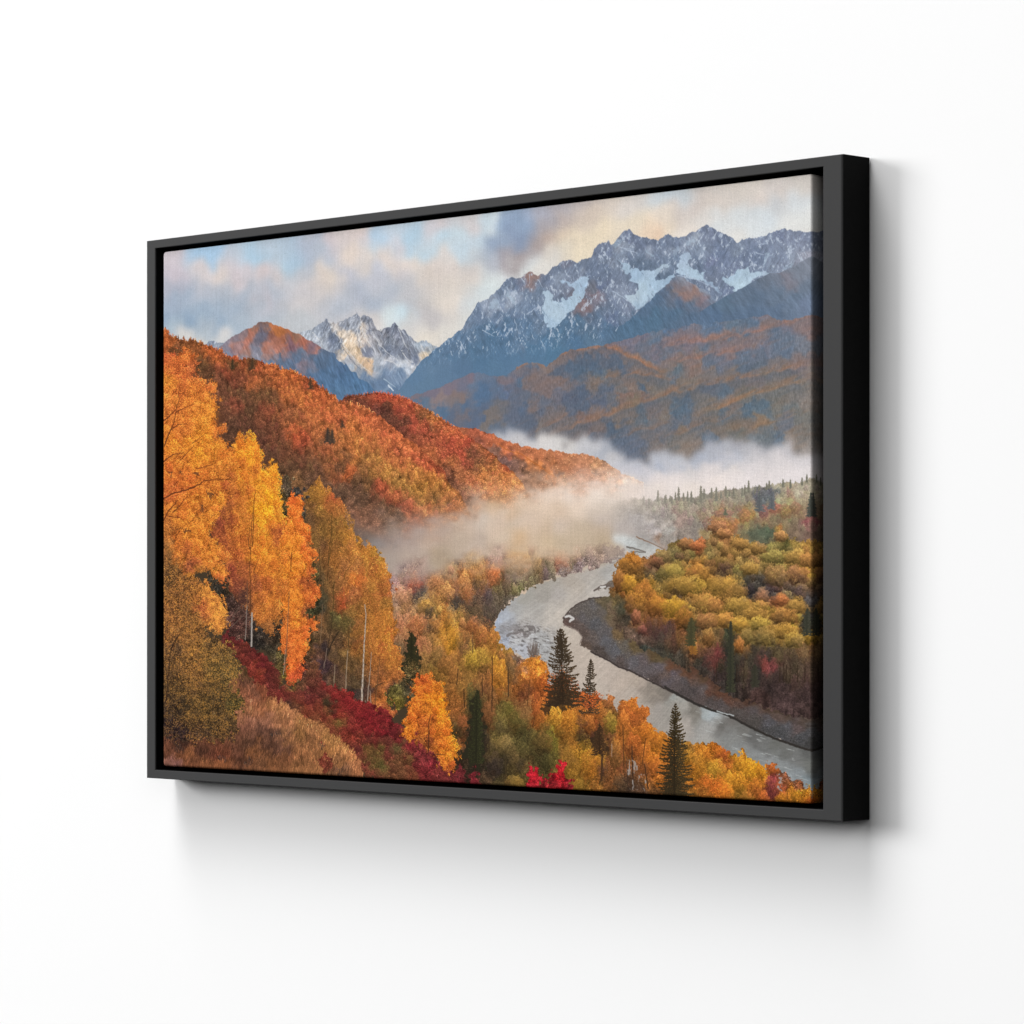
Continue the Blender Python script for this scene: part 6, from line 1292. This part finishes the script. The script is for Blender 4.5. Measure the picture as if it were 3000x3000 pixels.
lb = poly("C1 460,700 490,665 540,740 600,790 640,830 630,870 685,930 650,1000 675,1060 640,1130 570,1120 540,1040 490,1040 470,930 520,850 440,790", 6, 5, 673)
leaves(lb, g, 6000, 2, .24, .2, 8, 674, .6, 1.15, .05, 1.4, 'e89a3c')
G_T1 = """B1 120,100,b0582c 150,60,a5502c 200,200,bc642c 300,150,bc662c 250,300,b9622c 370,250,a85c2e 150,400,c87a2c 250,450,bc682c 400,450,c4702c 550,420,c6702f 200,600,be6c2c 150,550,c4752e 350,600,c6742c 500,600,cc7c2c 450,750,cf802c 300,800,c16f2b 200,850,c4702b 150,950,c97828 350,950,cc7c28 500,880,d08028 620,830,c16e2c 250,1100,c4742a 430,1100,d08228 150,1200,c06a28 300,1300,bc6628
450,1250,c06c28 500,1150,c47428 200,1400,b4602a 400,1450,c47228 550,1500,ca7a2a 300,1550,c17028 450,1580,bc6c28 300,1700,c67629 150,1750,a06228 450,1800,c47428 250,1850,b16628 500,1900,c1722a 600,1350,b86c28 600,1200,c0722a 550,1050,c87a28 650,1050,c07028 700,1350,a86028
C1 200,50,c1722a 350,100,c3762a 450,60,c4782a 150,130,a0622c 300,230,c47428 450,250,c47428 200,280,bc6a28 300,350,a85e2a 420,380,c3742a 550,350,c4762a 650,430,bc6e2c 250,420,bc702a 400,450,a05a2a 350,500,864a2a 500,450,bf722a 600,550,c67a2c 640,640,bc642c 420,550,a0602a 380,620,b07029 130,300,84582a 140,450,80582c 250,500,a0622a 480,560,a0622a"""
T1 = "B1 60,110 120,120 160,105 210,100 260,110 290,85 315,82 340,110 375,130 410,180 400,220 385,265 375,300 395,340 420,350 460,395 500,410 530,420 545,370 560,350 582,400 575,470 530,490 505,525 555,520 590,515 602,560 598,620 580,680 605,720 612,760 585,800 640,800 655,850 605,890 560,920 530,950 560,985 620,950 690,950 700,1010 740,1020 720,1150 700,1250 740,1350 750,1440 680,1500 620,1560 615,1640 565,1650 555,1750 510,1800 530,1860 C1 560,250 610,300 650,330 690,385 702,440 670,460 640,480 690,550 680,620 645,680 610,640 590,600 560,570 540,520 500,520 440,540 400,580 350,570 360,620 300,560 250,500 180,480 60,460"
m = poly(T1, 7, 5, 681)
g = tone(guide(G_T1, 3.3, 7, 12, 683, soft=7), (1.07, 1.06, 1.25))
leaves(m, g, 66000, 2, .21, .15, 9, 685, .62, 1.05, .035, 1.6, 'f09c42')
q = scatter(T1, 70, 22, 687)
crowns(q[:, 0], q[:, 1], rng.uniform(10, 18, len(q)), rng.uniform(10, 18, len(q)), g, 420, .18, 2, .2, 688, .03, .0, .22, .3)
match(m, g, 14)
# gaps where the dark hill shows through, and dark twigs
gapm = poly("B1 380,1230 420,1240 430,1270 400,1280", 4, 5, 691) + poly("B1 470,1370 530,1420 560,1480 520,1470", 4, 5, 692) + poly("C1 250,160 340,150 350,180 280,185", 4, 5, 693) + poly("B1 440,1530 480,1560 470,1620 450,1590", 4, 5, 694) + poly("B1 590,800 640,780 660,720 610,560 590,640", 4, 5, 695) + poly("B1 240,1230 262,1235 255,1255", 3, 5, 696) + poly("B1 140,1220 170,1230 150,1290", 3, 5, 697)
lay(np.array(hexc('5a3a2a')), np.clip(gapm, 0, 1) * .75)
for k, (s, w0, w1) in enumerate((("B1 300,450 245,530 220,600 200,720 170,820 130,900 100,985", 1, 3), ("B1 205,640 160,690 95,745", 1.6, 2.6), ("B1 380,590 300,620 210,660", .9, 1.6), ("B1 305,775 230,780 165,830", 1, 2), ("B1 280,1050 180,1062 130,1100 85,1140", 1, 2.6), ("B1 380,985 320,1040 250,1120", 1, 1.8), ("B1 690,1302 590,1297 530,1308 470,1315 420,1350 370,1378 250,1412 160,1440 85,1485", 1, 3), ("B1 470,1315 440,1345 330,1385", 1.4, 2), ("B1 320,1450 270,1520 180,1610", 1.2, 2.4), ("B1 225,1495 140,1600 90,1690", 1.6, 3.2), ("B1 550,1162 470,1185 400,1200", .9, 1.4), ("B1 470,880 420,920 360,960", .9, 1.3), ("B1 240,340 240,420 230,520", .8, 1.2), ("B1 145,1650 250,1660", 2, 1), ("C1 180,1290 200,1230", 1, 1), ("B1 640,1480 590,1440 540,1400", .8, 1.2))):
    line(s, w0, w1, '6b3a22', .7, 700 + k, .85)

# ---- the cloth: vertical slubs and a fine speckle where the ink missed the weave
thr = np.random.default_rng(801).standard_normal((1, NX)).astype(np.float32)
slub = vnoise(1.6, 60, 803, 2) * .6 + .4 * thr
spk = np.random.default_rng(805).standard_normal((NY, NX)).astype(np.float32)
lum = art.mean(-1)
wgt = np.clip(.35 + .9 * lum, .3, 1.0)
art = art * (1 + wgt * (.016 * slub + .028 * spk))[..., None]
pin = (np.random.default_rng(807).uniform(0, 1, (NY, NX)) < .010).astype(np.float32)
art = np.clip(art * (1 - .13 * pin * wgt)[..., None], 0, 1)

# ------------------------------------------------------------------ canvas material
img = bpy.data.images.new('valley_print', NX, NY, alpha=False, float_buffer=False)
buf = np.ones((NY, NX, 4), np.float32)
buf[:, :, :3] = np.clip(art[::-1], 0, 1)
img.pixels.foreach_set(buf.ravel())
img.update()
img.pack()
cm, cb = principled('printed_canvas', (0.5, 0.5, 0.5), 0.95, 0.0)
nt = cm.node_tree
uvn = nt.nodes.new('ShaderNodeUVMap')
uvn.uv_map = 'print'
tex = nt.nodes.new('ShaderNodeTexImage')
tex.image = img
tex.extension = 'EXTEND'
mul = nt.nodes.new('ShaderNodeVectorMath')
mul.operation = 'SCALE'
mul.inputs['Scale'].default_value = WALL_ALB * 0.98
nt.links.new(uvn.outputs['UV'], tex.inputs['Vector'])
nt.links.new(tex.outputs['Color'], mul.inputs[0])
nt.links.new(mul.outputs['Vector'], cb.inputs['Base Color'])
# woven relief of the cloth
w1 = nt.nodes.new('ShaderNodeTexWave')
w1.bands_direction = 'X'
w1.inputs['Scale'].default_value = 240
w1.inputs['Distortion'].default_value = 1.5
w2 = nt.nodes.new('ShaderNodeTexWave')
w2.bands_direction = 'Z'
w2.inputs['Scale'].default_value = 240
w2.inputs['Distortion'].default_value = 1.5
ad = nt.nodes.new('ShaderNodeMath')
ad.operation = 'ADD'
bp = nt.nodes.new('ShaderNodeBump')
bp.inputs['Strength'].default_value = 0.12
bp.inputs['Distance'].default_value = 0.0004
tc = nt.nodes.new('ShaderNodeTexCoord')
for w_ in (w1, w2):
    nt.links.new(tc.outputs['Object'], w_.inputs['Vector'])
nt.links.new(w1.outputs['Fac'], ad.inputs[0])
nt.links.new(w2.outputs['Fac'], ad.inputs[1])
nt.links.new(ad.outputs['Value'], bp.inputs['Height'])
nt.links.new(bp.outputs['Normal'], cb.inputs['Normal'])
canvas.data.materials.append(cm)
